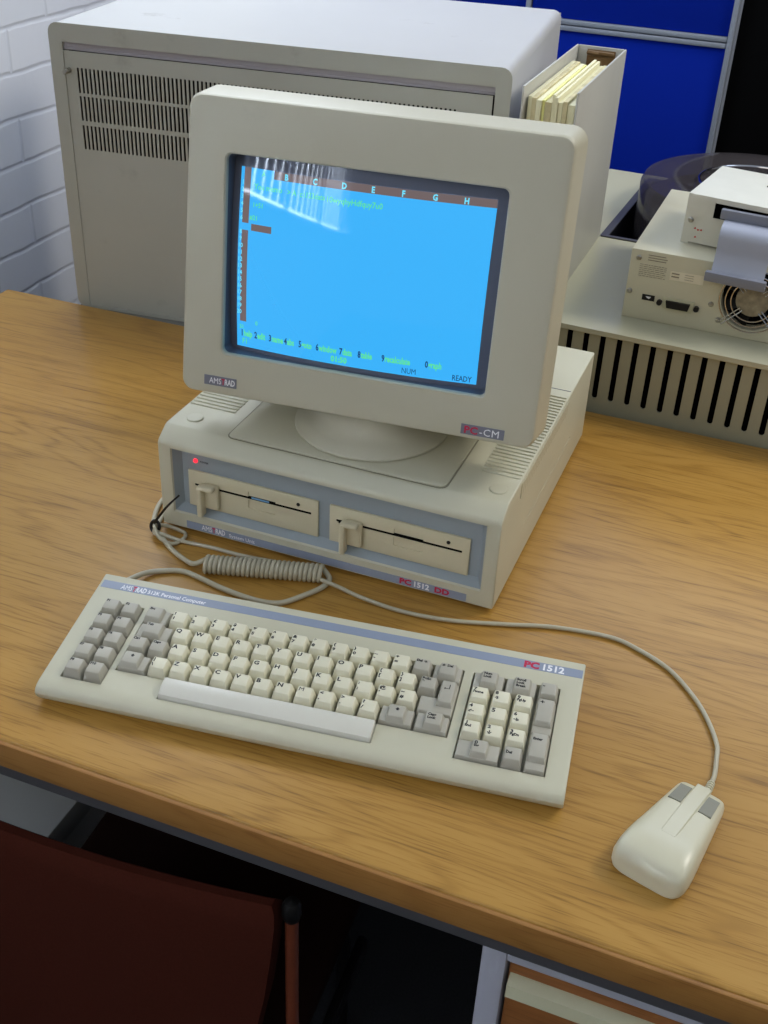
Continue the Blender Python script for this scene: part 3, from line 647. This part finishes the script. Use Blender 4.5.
text(bm, 'AMS', 0.0090, TR(0.0475, -0.0007, z) @ UPRIGHT, 1, 0.74); text(bm, 'T', 0.0090, TR(0.0602, -0.0007, z) @ UPRIGHT, 2, 0.74, bold=0.0003); text(bm, 'RAD', 0.0090, TR(0.0640, -0.0007, z) @ UPRIGHT, 1, 0.64, bold=0.0002)
text(bm, 'System Unit', 0.0062, TR(0.0800, -0.0007, z) @ UPRIGHT, 1, 1.0)
text(bm, 'PC', 0.0088, TR(0.2735, -0.0007, z) @ UPRIGHT, 2, 1.2, bold=0.0004); text(bm, '1512', 0.0088, TR(0.2880, -0.0007, z) @ UPRIGHT, 1, 1.0, bold=0.0003); text(bm, 'DD', 0.0088, TR(0.3110, -0.0007, z) @ UPRIGHT, 2, 1.2, bold=0.0004)
obj('name_strip', bm, [M_strip, M_white, M_red], su, smooth=False, label='slate blue strip lettered AMSTRAD System Unit and PC1512 DD')
# top details
bm = NB(); ring_plate(bm, rrect(0.0705, 0.3095, 0.0165, 0.375, 0.009), rrect(0.0718, 0.3082, 0.0178, 0.3737, 0.008), UH - 0.0001, UH + 0.0003, 'z', mi=1)
prism(bm, rrect(0.0722, 0.3078, 0.0182, 0.3733, 0.008), UH - 0.0001, UH + 0.0016, 'z', 0.0007, 2); obj('monitor_platform', bm, [M_case, M_groove], su, label='raised panel the monitor stands on')
for (a, b), (c, d) in (((0.0025, 0.056), (-0.0008, 0.0012)), ((0.3295, 0.3705), (UW - 0.0012, UW + 0.0008))):
    bm = NB(); box(bm, a, b, 0.0655, 0.2575, UH - 0.0006, UH + 0.0001); box(bm, c + 0.0002, d - 0.0002, 0.0655, 0.2575, UH - 0.021, UH - 0.0035)
    for k in range(28):
        y = 0.066 + k * 0.00692; box(bm, a, b, y, y + 0.0038, UH - 0.0006, UH + 0.0014, 0.0007, 2); box(bm, c, d, y, y + 0.0038, UH - 0.020, UH - 0.003, 0.0006, 1)
    obj('vent_ribs', bm, M_case, su)
bm = NB(); box(bm, 0.312, 0.3705, 0.273, 0.274, UH, UH + 0.0003); obj('seam', bm, M_surround, su, smooth=False)
for x in (0.0235, 0.3558):
    bm = NB(); lathe(bm, [(0.0088, UH - 0.0003), (0.0088, UH + 0.0010), (0.0080, UH + 0.0016), (0.001, UH + 0.0018)], 32, (x, 0.0390, 0)); obj('round_plug', bm, M_case, su)

# ---------------------------------------------------------------- monitor
MA, MT = 0.088235, 0.149256
pb = Vector((UX + 0.197, UY + 0.107, DZ + UH + 0.0021))
mo = thing('computer_monitor', 'cream colour CRT monitor with a bright blue spreadsheet screen on the computer case', 'monitor', pb)
MM = TR(*(-pb)) @ TR(-0.5473, 0.9045, 0.8925) @ RZ(MA) @ RX(-MT)
bm = NB(); lathe(bm, [(0.080, 0), (0.0815, 0.001), (0.0815, 0.003), (0.080, 0.0042), (0.066, 0.0075), (0.056, 0.014), (0.05, 0.026), (0.05, 0.036)], 72); obj('swivel_base', bm, M_case2, mo)
MW, MH = 0.3555, 0.2855
OP = (0.0375, 0.3035, 0.0440, 0.2358)
bm = NB()
def mring(d, y, r):                          # the left side bows out a little towards the bottom
    return [(x - (0.0055 * max(0.0, 1 - (max(z, 0.0) / MH) ** 1.5) if x < 0.02 else 0.0), y, z) for x, z in rrect(d, MW - d, d, MH - d, r, 6)]
loft(bm, [mring(0.002, 0.052, 0.012), mring(-0.0045, 0.048, 0.015), mring(-0.0005, 0.005, 0.012), mring(0.0003, 0.0022, 0.012), mring(0.0014, 0.0007, 0.011), mring(0.0035, 0.0, 0.009)])
fr = obj('front_bezel', bm, M_case2, mo)
c_ = NB(); loft(c_, [[(x, y, z) for x, z in rrect(OP[0] - e, OP[1] + e, OP[2] - e, OP[3] + e, 0.006, 6)] for y, e in ((-0.01, 0.0014), (-0.0001, 0.0014), (0.0016, 0.0), (0.060, -0.0002))])
cut(fr, c_); fr.data.transform(MM)
cxs, czs, RC = 0.171, 0.140, 0.75
def gd(x, z): return 0.0035 + ((x - cxs) ** 2 + (z - czs) ** 2) / (2 * RC)
def curved(x0, x1, z0, z1, off, nx=28, nz=20, t=None):
    t = bmesh.new()
    G = [[t.verts.new((x0 + (x1 - x0) * i / nx, gd(x0 + (x1 - x0) * i / nx, z0 + (z1 - z0) * j / nz) - off, z0 + (z1 - z0) * j / nz)) for i in range(nx + 1)] for j in range(nz + 1)]
    for j in range(nz):
        for i in range(nx): t.faces.new((G[j][i], G[j][i + 1], G[j + 1][i + 1], G[j + 1][i]))
    return t
bm = NB()
loft(bm, [[(x, y, z) for x, z in rrect(OP[0] - 0.0003 + e, OP[1] + 0.0003 - e, OP[2] - 0.0003 + e, OP[3] + 0.0003 - e, 0.006, 6)] for y, e in ((0.0035, 0.0), (0.018, 0.0016), (0.040, 0.0022))], cap=False)
obj('screen_surround', bm, M_surround, mo, M=MM, label='dark grey rim around the tube')
bm = curved(OP[0] - 0.004, OP[1] + 0.004, OP[2] - 0.004, OP[3] + 0.004, 0.0)
tube_o = obj('picture_tube', bm, M_glass, mo, M=MM, ang=80, label='dark curved glass tube')
def emi(name, rgb, s=1.0):
    m = bpy.data.materials.new(name); m.use_nodes = True; b = m.node_tree.nodes['Principled BSDF']
    b.inputs['Base Color'].default_value = (0.012, 0.014, 0.018, 1); b.inputs['Roughness'].default_value = 0.05
    b.inputs['Emission Color'].default_value = lin(rgb); b.inputs['Emission Strength'].default_value = s
    return m
E_blue = emi('lit_blue_phosphor', (58, 178, 250)); E_brown = emi('lit_brown_phosphor', (110, 96, 96)); E_cyan = emi('lit_pale_cyan_phosphor', (110, 225, 255))
E_green = emi('lit_green_phosphor', (96, 226, 150)); E_ink = emi('lit_navy_phosphor', (22, 70, 120))
PX0, PX1, PZ0, PZ1 = 0.0460, 0.2915, 0.0490, 0.2232
bm = NB()
merge(bm, curved(PX0, PX1, PZ0, PZ1, 0.0002)); 
def patch(bm, x0, x1, z0, z1, mi, off=0.0004):
    t = curved(x0, x1, z0, z1, off, max(1, int((x1 - x0) / .01)), max(1, int((z1 - z0) / .01)))
    for f in t.faces: f.material_index = mi
    merge(bm, t)
patch(bm, PX0 + 0.0035, PX0 + 0.0105, PZ0 + 0.0265, PZ1, 1); patch(bm, PX0 + 0.0345, PX1, PZ1 - 0.0076, PZ1, 1); patch(bm, PX0 + 0.0135, PX0 + 0.0350, 0.1658, 0.1722, 1)
patch(bm, PX0 + 0.0020, PX0 + 0.0112, 0.1655, 0.1722, 0, 0.0006)
def stext(s, size, x, z, mi, xs=1.0, bold=0.0001, spacing=1.0):
    t = bmesh.new(); text(t, s, size, TR(x, 0, z) @ UPRIGHT, mi, xs, depth=0.00002, bold=bold, spacing=spacing)
    for v in t.verts: v.co.y += gd(v.co.x, v.co.z) - 0.0008
    merge(bm, t)
stext('A', 0.0070, 0.0680, PZ1 - 0.0064, 3, 0.8)
for k, c in enumerate('BCDEFGH'): stext(c, 0.0075, 0.0915 + k * 0.0284, PZ1 - 0.0066, 2, 0.85, 0.0003)
for k in range(20):
    z = PZ1 - 0.014 - k * 0.00655
    if k != 6: stext(str(k + 1), 0.0058, PX0 + (0.0015 if k < 9 else 0.0002), z - 0.0015, 2, 0.9)
for k in range(2): stext('21', 0.0058, PX0 + 0.003, PZ0 + 0.019, 3, 0.9)
stext('You memo', 0.0076, 0.0608, 0.2045, 3, 0.85); stext('> A  c:\\123data', 0.0072, 0.0950, 0.2040, 3, 0.85); stext('10wyqhyHdfquy7u0', 0.0076, 0.1340, 0.2030, 3, 0.90)
stext('1+51', 0.0062, 0.0600, 0.1880, 3, 0.9); stext('#21', 0.0062, 0.0575, 0.1760, 3, 0.9); stext('0', 0.0058, 0.0668, 0.0740, 3, 0.9)
for k, (w, dx) in enumerate((('help', 0), ('edit', .0153), ('name', .0312), ('abs', .0480), ('goto', .0635), ('window', .0816), ('data', .1060), ('table', .1247), ('recalculate', .1485), ('graph', .191))):
    stext('1234567890'[k], 0.0092, 0.0505 + dx, 0.0605, 4, 0.64, 0.0003); stext(w, 0.0092, 0.0505 + dx + 0.0032, 0.0605, 3, 0.62, 0.0003)
stext('F1', 0.0082, 0.0520, 0.0525, 3, 0.8); stext('01:50', 0.0082, 0.1480, 0.0520, 3, 0.9, 0.0003); stext('NUM', 0.0080, 0.2190, 0.0515, 4, 0.8); stext('READY', 0.0080, 0.2680, 0.0510, 4, 0.75)
obj('screen_picture', bm, [E_blue, E_brown, E_cyan, E_green, E_ink], tube_o, M=MM, ang=80, label='lit blue spreadsheet picture with column letters and function keys')
# rear housing
bm = NB()
def hring(x0, x1, z0, z1, y, r): return [(x, y, z) for x, z in rrect(x0, x1, z0, z1, r, 6)]
loft(bm, [hring(0.012, MW - 0.012, 0.012, MH - 0.020, 0.040, 0.015), hring(0.016, MW - 0.016, 0.014, MH - 0.024, 0.090, 0.018), hring(0.045, MW - 0.045, 0.010, MH - 0.075, 0.20, 0.03), hring(0.075, MW - 0.075, 0.03, MH - 0.125, 0.30, 0.03), hring(0.085, MW - 0.085, 0.04, MH - 0.135, 0.305, 0.025)])
obj('rear_housing', bm, M_case2, mo, M=MM)
bm = NB(); box(bm, 0.0195, 0.0540, -0.0008, 0.0003, 0.0095, 0.0195, 0.0002)
text(bm, 'AMS', 0.0086, TR(0.0250, -0.0009, 0.0117) @ UPRIGHT, 1, 0.80, bold=0.0002); text(bm, 'T', 0.0086, TR(0.0379, -0.0009, 0.0117) @ UPRIGHT, 2, 0.8, bold=0.0002); text(bm, 'RAD', 0.0086, TR(0.0415, -0.0009, 0.0117) @ UPRIGHT, 1, 0.64, bold=0.0002)
obj('maker_badge', bm, [M_panelb := mat('grey_badge', (120, 122, 134), 0.4), M_white, M_red], mo, M=MM, smooth=False, label='grey badge lettered AMSTRAD')
bm = NB(); box(bm, 0.2850, 0.3272, -0.0008, 0.0003, 0.0048, 0.0150, 0.0002)
text(bm, 'PC', 0.0100, TR(0.2880, -0.0009, 0.0064) @ UPRIGHT, 2, 1.10, bold=0.0003, spacing=1.05); text(bm, '-CM', 0.0100, TR(0.3030, -0.0009, 0.0064) @ UPRIGHT, 1, 1.05, bold=0.00018, spacing=1.08)
obj('model_badge', bm, [M_panelb, M_white, M_red], mo, M=MM, smooth=False, label='grey badge lettered PC-CM')

# ---------------------------------------------------------------- keyboard
kb = thing('computer_keyboard', 'wide beige keyboard with cream and grey keys at the front of the desk', 'keyboard', (-0.5295, 0.5962, DZ), 0.12894)
KW, KD, ZF, ZB = 0.459, 0.1474, 0.0211, 0.0397
SL = math.atan2(ZB - ZF, KD)
KM = TR(0, 0, ZF) @ RX(SL)                  # keyboard top plane: u along x, v up the slope, w normal
bm = NB()
prof = [(0.010, 0.0015), (0.003, 0.006), (0.0, 0.0105), (-0.001, 0.0145), (0.0005, 0.0180), (0.0040, 0.0205), (0.010, 0.0221), (KD - 0.002, ZB - 0.0001), (KD, ZB - 0.002), (KD, 0.004), (KD - 0.002, 0.0015)]
prism(bm, prof, -0.0018, KW + 0.0006, 'x', 0.0014, 3); body = obj('keyboard_body', bm, M_case, kb)
R0 = [0.1025, 0.0835, 0.0645, 0.0455, 0.0265]        # row centres
c_ = NB()
for a in ((0.0148, 0.0532, 0.0165, 0.1125), (0.0582, 0.3568, 0.0355, 0.1125), (0.1062, 0.2962, 0.0140, 0.0360), (0.3650, 0.4415, 0.0165, 0.1125)):
    box(c_, a[0], a[1], a[2], a[3], -0.009, 0.01, M=KM)
cut(body, c_)
bm = NB(); box(bm, 0.0005, KW - 0.0005, 0.1292, 0.1385, -0.0003, 0.0003, 0.0, M=KM)
bm.clear(); box(bm, 0.0008, KW - 0.0008, 0.1292, 0.1388, -0.0004, 0.0003, M=KM)
zt = 0.0003
text(bm, 'AMS', 0.0088, KM @ TR(0.0205, 0.1307, zt), 1, 0.68); text(bm, 'T', 0.0088, KM @ TR(0.0321, 0.1307, zt), 2, 0.68, bold=0.0003); text(bm, 'RAD', 0.0088, KM @ TR(0.0355, 0.1307, zt), 1, 0.60, bold=0.0002)
text(bm, '512K Personal Computer', 0.0062, KM @ TR(0.0475, 0.1313, zt), 1, 0.90, bold=0.0001)
text(bm, 'PC', 0.0098, KM @ TR(0.4060, 0.1306, zt), 2, 1.15, bold=0.0005); text(bm, '1512', 0.0098, KM @ TR(0.4215, 0.1306, zt), 1, 1.05, bold=0.0003)
obj('name_strip', bm, [M_strip, M_white, M_red], kb, smooth=False, label='slate blue strip lettered AMSTRAD 512K Personal Computer and PC1512')

def key(xc, v, wdt, grey=False, leg=(), cap=None, hgt=1, top=0.0078, arrow=None):
    """one key; cap=(x0,x1) raised part of a stepped key; hgt rows tall; leg: lines of text"""
    g = 0.00045; x0, x1 = xc - wdt / 2 + g, xc + wdt / 2 - g
    v1 = v + 0.0095 - g; v0 = v + 0.0095 - 0.019 * hgt + g
    b_ = NB()
    if cap:
        box(b_, x0, x1, v0, v1, -0.004, 0.0032, 0.0007, 2, top=(0.0012, 0.0012, 0.0012, 0.0008), M=KM)
        cx0, cx1, cv0, cv1 = cap[0], cap[1], (v0 if len(cap) < 3 else cap[2]) , v1
        box(b_, cx0, cx1, cv0 + 0.0008, cv1, 0.002, top, 0.0008, 2, top=(0.0018, 0.0018, 0.0036, 0.0012), M=KM)
        tx, tv = cx0 + 0.0030, cv1 - 0.0022; tw = cx1 - cx0 - 0.005
    else:
        box(b_, x0, x1, v0, v1, -0.004, top, 0.0009, 2, top=(0.0026, 0.0026, 0.0040, 0.0016), M=KM)
        tx, tv = x0 + 0.0034, v1 - 0.0024; tw = x1 - x0 - 0.007
    for k, s in enumerate(leg):
        size = 0.0058 if (len(leg) == 1 and len(s) == 1) else 0.0046 if len(s) == 1 else 0.0035
        step = 0.0058 if all(len(q) == 1 for q in leg) else 0.0034
        text(b_, s, size, KM @ TR(tx, tv - size * 0.80 - k * step, top), 1, 1.15 if len(s) == 1 else 1.0, bold=0.00020, depth=0.00006)
    if arrow:
        t = bmesh.new(); A = {'up': [(0, 2), (2, 0), (1, 0), (1, -1.4), (-1, -1.4), (-1, 0), (-2, 0)], 'ret': [(-2.4, -1), (-1.2, -0.1), (-1.2, -0.7), (1.4, -0.7), (1.4, 2.4), (2.0, 2.4), (2.0, -1.3), (-1.2, -1.3), (-1.2, -1.9)]}[arrow]
        prism(b_, [(tx + tw / 2 + a * 0.0010, tv - 0.0035 + c * 0.0010) for a, c in A], top - 0.00002, top + 0.00006, 'z', mi=1, M=KM)
    what = ' '.join(q for q in leg if len(q) < 9)
    return obj('key', b_, [M_keygrey if grey else M_keycream, M_ink], kb, label='grey key' if grey else None, ang=40)

for r in range(5):
    for c in range(2): key(0.0247 + 0.019 * c, R0[r], 0.0190, True, ('F%d' % (2 * r + c + 1),))
# number row
key(0.0705, R0[0], 0.0240, True, ('Esc',), cap=(0.0592, 0.0765))
for k, (a, b) in enumerate((('!', '1'), ('"', '2'), ('\u00a3', '3'), ('$', '4'), ('%', '5'), ('^', '6'), ('&', '7'), ('*', '8'), ('(', '9'), (')', '0'), ('_', '-'), ('+', '='))): key(0.0920 + 0.019 * k, R0[0], 0.019, False, (a, b))
key(0.3200, R0[0], 0.019, True, ('Del \u2192',)); key(0.3430, R0[0], 0.0270, True, ('\u2190 Del',), cap=(0.3345, 0.3515))
# Q row
key(0.0753, R0[1], 0.0335, True, ('Tab',), cap=(0.0650, 0.0835))
for k, c in enumerate('QWERTYUIOP'): key(0.1015 + 0.019 * k, R0[1], 0.019, False, (c,))
key(0.2915, R0[1], 0.019, False, ('{', '[')); key(0.3105, R0[1], 0.019, False, ('}', ']'))
key(0.3295, R0[1], 0.019, True, ('PrtSc', '*'))
# A row
key(0.0680, R0[2], 0.019, True, ('Ctrl',)); key(0.0870, R0[2], 0.019, True, ('Caps',))
for k, c in enumerate('ASDFGHJKL'): key(0.1060 + 0.019 * k, R0[2], 0.019, False, (c,))
for k, q in enumerate(((':', ';'), ('@', "'"), ('~', '#'))): key(0.2770 + 0.019 * k, R0[2], 0.019, False, q)
# Enter: stepped key spanning two rows
b_ = NB(); box(b_, 0.3250, 0.3564, R0[2] - 0.009, R0[2] + 0.009, -0.004, 0.0032, 0.0007, 2, top=(0.0012, 0.0012, 0.0012, 0.0008), M=KM); box(b_, 0.3394, 0.3564, R0[2] + 0.0080, R0[1] + 0.009, -0.004, 0.0032, 0.0007, 2, top=(0.001, 0.001, 0.0, 0.001), M=KM)
box(b_, 0.3400, 0.3550, R0[2] - 0.0010, R0[1] + 0.008, 0.002, 0.0078, 0.0008, 2, top=(0.0018, 0.0018, 0.003, 0.0012), M=KM)
prism(b_, [(0.3465 + a * 0.0009, R0[1] - 0.001 + c * 0.0009) for a, c in [(-2.8, -1), (-1.2, 0.4), (-1.2, -0.7), (2.2, -0.7), (2.2, 4.4), (3.0, 4.4), (3.0, -1.3), (-1.2, -1.3), (-1.2, -2.4)]], 0.0078, 0.00786, 'z', mi=1, M=KM)
obj('key', b_, [M_keygrey, M_ink], kb, label='grey enter key', ang=40)
# Z row
key(0.0723, R0[3], 0.0280, True, (), cap=(0.0605, 0.0790), arrow='up'); key(0.0958, R0[3], 0.019, False, ('|', '\\'))
for k, c in enumerate('ZXCVBNM'): key(0.1150 + 0.019 * k, R0[3], 0.019, False, (c,))
for k, q in enumerate((('<', ','), ('>', '.'), ('?', '/'))): key(0.2480 + 0.019 * k, R0[3], 0.019, False, q)
key(0.3108, R0[3], 0.0305, True, (), cap=(0.3020, 0.3190), arrow='up'); key(0.3413, R0[3], 0.0300, True, ('Caps', 'Lock'), cap=(0.3340, 0.3510))
# space bar
b_ = NB()
sp = [(0.0150, -0.004), (0.0152, 0.0015), (0.0165, 0.0035), (0.0235, 0.0062), (0.0300, 0.0068), (0.0335, 0.0062), (0.0345, 0.004), (0.0350, -0.004)]
prism(b_, sp, 0.1067, 0.2957, 'x', 0.0012, 3, M=KM); obj('space_bar', b_, M_space, kb, label='long pale space bar')
# numeric pad
key(0.3795, R0[0], 0.0285, True, ('Num', 'Lock'), cap=(0.3715, 0.3880)); key(0.4080, R0[0], 0.0285, True, ('Scroll', 'Lock', 'Break'), cap=(0.4005, 0.4170)); key(0.4318, R0[0], 0.0190, True, ('-',))
for r, q in enumerate(((('7', 'Home'), ('8', '\u2191'), ('9', 'PgUp')), (('4', '\u2190'), ('5',), ('6', '\u2192')), (('1', 'End'), ('2', '\u2193'), ('3', 'PgDn')))):
    for c, l in enumerate(q): key(0.3747 + 0.019 * c, R0[r + 1], 0.019, False, l)
key(0.4318, R0[1], 0.0190, True, ('+',), hgt=2, cap=(0.4236, 0.4400, R0[2] - 0.0020)); key(0.4318, R0[3], 0.0190, True, ('', 'Enter'), hgt=2, cap=(0.4236, 0.4400, R0[4] - 0.0020))
key(0.3842, R0[4], 0.0380, True, ('0', 'Ins'), cap=(0.3775, 0.3930)); key(0.4127, R0[4], 0.019, True, ('.', 'Del'))
for x, y in ((0.03, 0.02), (0.40, 0.02), (0.03, 0.125), (0.40, 0.125)):
    b_ = NB(); box(b_, x, x + 0.02, y, y + 0.008, 0.0, 0.0020, 0.0004); obj('foot', b_, M_black, kb)
# cord of the keyboard: loop, coil, and on to the back of the case
kinv = (TR(-0.5295, 0.5962, DZ) @ RZ(0.12894)).inverted()
r0 = 0.0028; zc = DZ + r0 + 0.0003
ca, cb2 = Vector((-0.4935, 0.8290, DZ + 0.0098)), Vector((-0.3770, 0.8640, DZ + 0.0098))
ax = (cb2 - ca); L_ = ax.length; ax.normalize(); sd = Vector((-ax.y, ax.x, 0)); up = Vector((0, 0, 1))
loop = [(-0.5520, 0.7400, DZ + 0.0200), (-0.5500, 0.7700, DZ + 0.010), (-0.5432, 0.7954, zc + 0.002), (-0.5302, 0.8088, zc), (-0.5115, 0.8165, zc), (-0.4886, 0.8135, zc), (-0.4643, 0.808, zc), (-0.4345, 0.8045, zc), (-0.411, 0.8053, zc), (-0.3963, 0.8119, zc), (-0.383, 0.8300, zc), (-0.3715, 0.8500, zc), (-0.3690, 0.8640, zc + 0.002), tuple(cb2 + sd * 0.0080)]
RH, rw, NT = 0.0080, 0.0023, 25
helix = [ca + ax * (L_ * (1 - t)) + sd * (RH * math.cos(NT * 2 * PI * t)) + up * (RH * math.sin(NT * 2 * PI * t)) for t in [k / (NT * 14) for k in range(NT * 14 + 1)]]
tail = [ca + Vector((sd.x * 0.008, sd.y * 0.008, 0.0)), (-0.5050, 0.8290, zc + 0.0035), (-0.5185, 0.8345, zc), (-0.5421, 0.8460, zc), (-0.5600, 0.8585, zc + 0.001), (-0.5745, 0.8690, zc + 0.003), (-0.5880, 0.8880, zc), (-0.5985, 0.9200, zc), (-0.5980, 0.9600, zc), (-0.590, 1.02, zc), (-0.585, 1.15, zc), (-0.57, 1.29, zc), (-0.50, 1.31, zc)]
b_ = NB(); tube(b_, spline(loop, 10), r0, 12); tube(b_, helix, rw, 8); tube(b_, spline(tail, 8), 0.0026, 12)
obj('coiled_cord', b_, M_cord, kb, M=kinv, label='beige cord with a coiled section')

# ---------------------------------------------------------------- mouse
ms = thing('computer_mouse', 'beige wedge shaped mouse with two grey buttons right of the keyboard', 'mouse', (0.0035, 0.6290, DZ), -0.275)
# local: y forward (towards the cord), rear at y = -0.018
st = [(-0.0165, 0.0190, 0.003, 0.011), (-0.0168, 0.0225, 0.0015, 0.0150), (-0.0155, 0.0262, 0.001, 0.0195), (-0.0125, 0.0288, 0.001, 0.0230), (-0.008, 0.0302, 0.001, 0.0253), (-0.001, 0.0305, 0.001, 0.0268), (0.008, 0.0299, 0.001, 0.0274), (0.018, 0.0288, 0.001, 0.0266), (0.030, 0.0274, 0.001, 0.0244), (0.050, 0.0251, 0.001, 0.0218), (0.068, 0.0230, 0.001, 0.0194), (0.084, 0.0211, 0.001, 0.0172), (0.0885, 0.0200, 0.0012, 0.0156), (0.0905, 0.0180, 0.002, 0.0130)]
rings = []
for y, hw, zb, zt_ in st:
    q = []
    for a in range(48):
        th = 2 * PI * a / 48; c, s = math.cos(th), math.sin(th)
        n_ = 5.0
        xx = hw * math.copysign(abs(c) ** (2 / n_), c); zz = math.copysign(abs(s) ** (2 / n_), s)
        if zz > 0: xx *= (1 - 0.10 * zz)
        z = (zb + zt_) / 2 + (zt_ - zb) / 2 * zz
        q.append((xx, y, z))
    rings.append(q)
b_ = NB(); loft(b_, rings); shell = obj('shell', b_, M_mouse, ms, ang=70)
def mz(y):
    for (a, b) in zip(st[1:], st[2:]):
        if a[0] <= y <= b[0]: k = (y - a[0]) / (b[0] - a[0]); return a[3] + (b[3] - a[3]) * k
    return st[-1][3]
b_ = NB(); rr = []
for y in (0.019, 0.028, 0.040, 0.06, 0.075, 0.085, 0.0915):
    z = mz(min(y, .0885)); h = 0.0016 * min(1, (y - 0.018) / 0.018); rr.append([(-0.0062, y, z - 0.004), (0.0062, y, z - 0.004), (0.0062, y, z + h - 0.0004), (0.0056, y, z + h), (-0.0056, y, z + h), (-0.0062, y, z + h - 0.0004)])
loft(b_, rr); obj('centre_ridge', b_, M_mouse, ms)
for s in (-1, 1):
    b_ = NB(); y0, y1 = 0.0600, 0.0830; rr = []
    for y in (y0, y0 + 0.0006, y1 - 0.0006, y1):
        z = mz(y); e = 0.0009 if y in (y0, y1) else 0.0013; xa, xb = (0.0075, 0.0182) if y < 0.07 else (0.0073, 0.0168)
        rr.append([(s * xa, y, z - 0.004), (s * xb, y, z - 0.004), (s * xb, y, z + e - 0.0008), (s * xa, y, z + e - 0.0003)])
    loft(b_, rr); obj('button', b_, M_btn, ms, label='grey button', ang=20)
minv = (TR(0.0035, 0.6290, DZ) @ RZ(-0.275)).inverted()
zr = DZ + 0.0026
cp = [(0.0302, 0.7160, DZ + 0.0110), (0.0320, 0.7250, DZ + 0.0095), (0.0334, 0.7360, DZ + 0.0060), (0.0345, 0.7500, zr + 0.0005), (0.0334, 0.7698, zr), (0.031, 0.7877, zr), (0.018, 0.8177, zr), (0.0007, 0.8437, zr), (-0.0248, 0.87, zr), (-0.0557, 0.8861, zr), (-0.086, 0.8937, zr), (-0.139, 0.8861, zr), (-0.1861, 0.870, zr), (-0.2367, 0.8540, zr), (-0.284, 0.8480, zr), (-0.3276, 0.8519, zr), (-0.3546, 0.8560, zr + 0.002), (-0.3725, 0.8560, zr + 0.0052), (-0.392, 0.8665, zr + 0.0005), (-0.4200, 0.8720, zr), (-0.4553, 0.8680, zr), (-0.4778, 0.8665, zr), (-0.5044, 0.8665, zr), (-0.539, 0.8640, zr), (-0.5600, 0.8600, zr + 0.005), (-0.5700, 0.8600, zr + 0.004), (-0.5735, 0.8680, zr + 0.006), (-0.5800, 0.8880, zr + 0.001), (-0.5890, 0.9200, zr), (-0.5880, 0.9600, zr), (-0.5815, 1.02, zr)]
b_ = NB(); tube(b_, spline(cp, 8), 0.0021, 12); obj('cord', b_, M_cord, ms, M=minv, label='thin beige cord')
b_ = NB(); dsp = spline([cp[0], cp[1], cp[2]], 6)
for k in range(7):
    i = k * 2 
    if i + 1 < len(dsp): tube(b_, [dsp[i], dsp[i + 1]], 0.0036 - 0.0001 * k, 14)
obj('strain_relief', b_, M_mouse, ms, M=minv)

# spare loop of cable and the wire tie that bundles it
sl = thing('cable_loop', 'small loose loop of beige cable tied at the left corner of the computer', 'cable', (-0.555, 0.868, DZ))
b_ = NB(); P_ = [(-0.5725, 0.8665, zr + 0.0105), (-0.5638, 0.8780, zr + 0.0035), (-0.5520, 0.8805, zr), (-0.5440, 0.8780, zr), (-0.5405, 0.8700, zr), (-0.5440, 0.8570, zr), (-0.5525, 0.8530, zr + 0.002), (-0.5625, 0.8545, zr + 0.0055), (-0.5725, 0.8640, zr + 0.0105)]
tube(b_, spline(P_, 8), 0.0020, 12); obj('cord', b_, M_cord, sl, M=TR(0.555, -0.868, -DZ))
wt = thing('wire_tie', 'thin black wire tie knotted round the cables beside the computer', 'cable tie', (-0.5735, 0.8670, DZ + 0.004))
b_ = NB()
tube(b_, [(0.0 + 0.0050 * math.cos(a), 0.002 * math.sin(a), 0.006 + 0.0060 * math.sin(a)) for a in [2 * PI * k / 24 for k in range(25)]], 0.0018, 8)
tube(b_, spline([(0.0, -0.001, 0.0110), (0.0100, -0.003, 0.0260), (0.0200, -0.004, 0.0400), (0.0340, -0.003, 0.0560)], 8), lambda t: 0.0016 - 0.0006 * t, 8)
obj('wire', b_, M_black, wt)
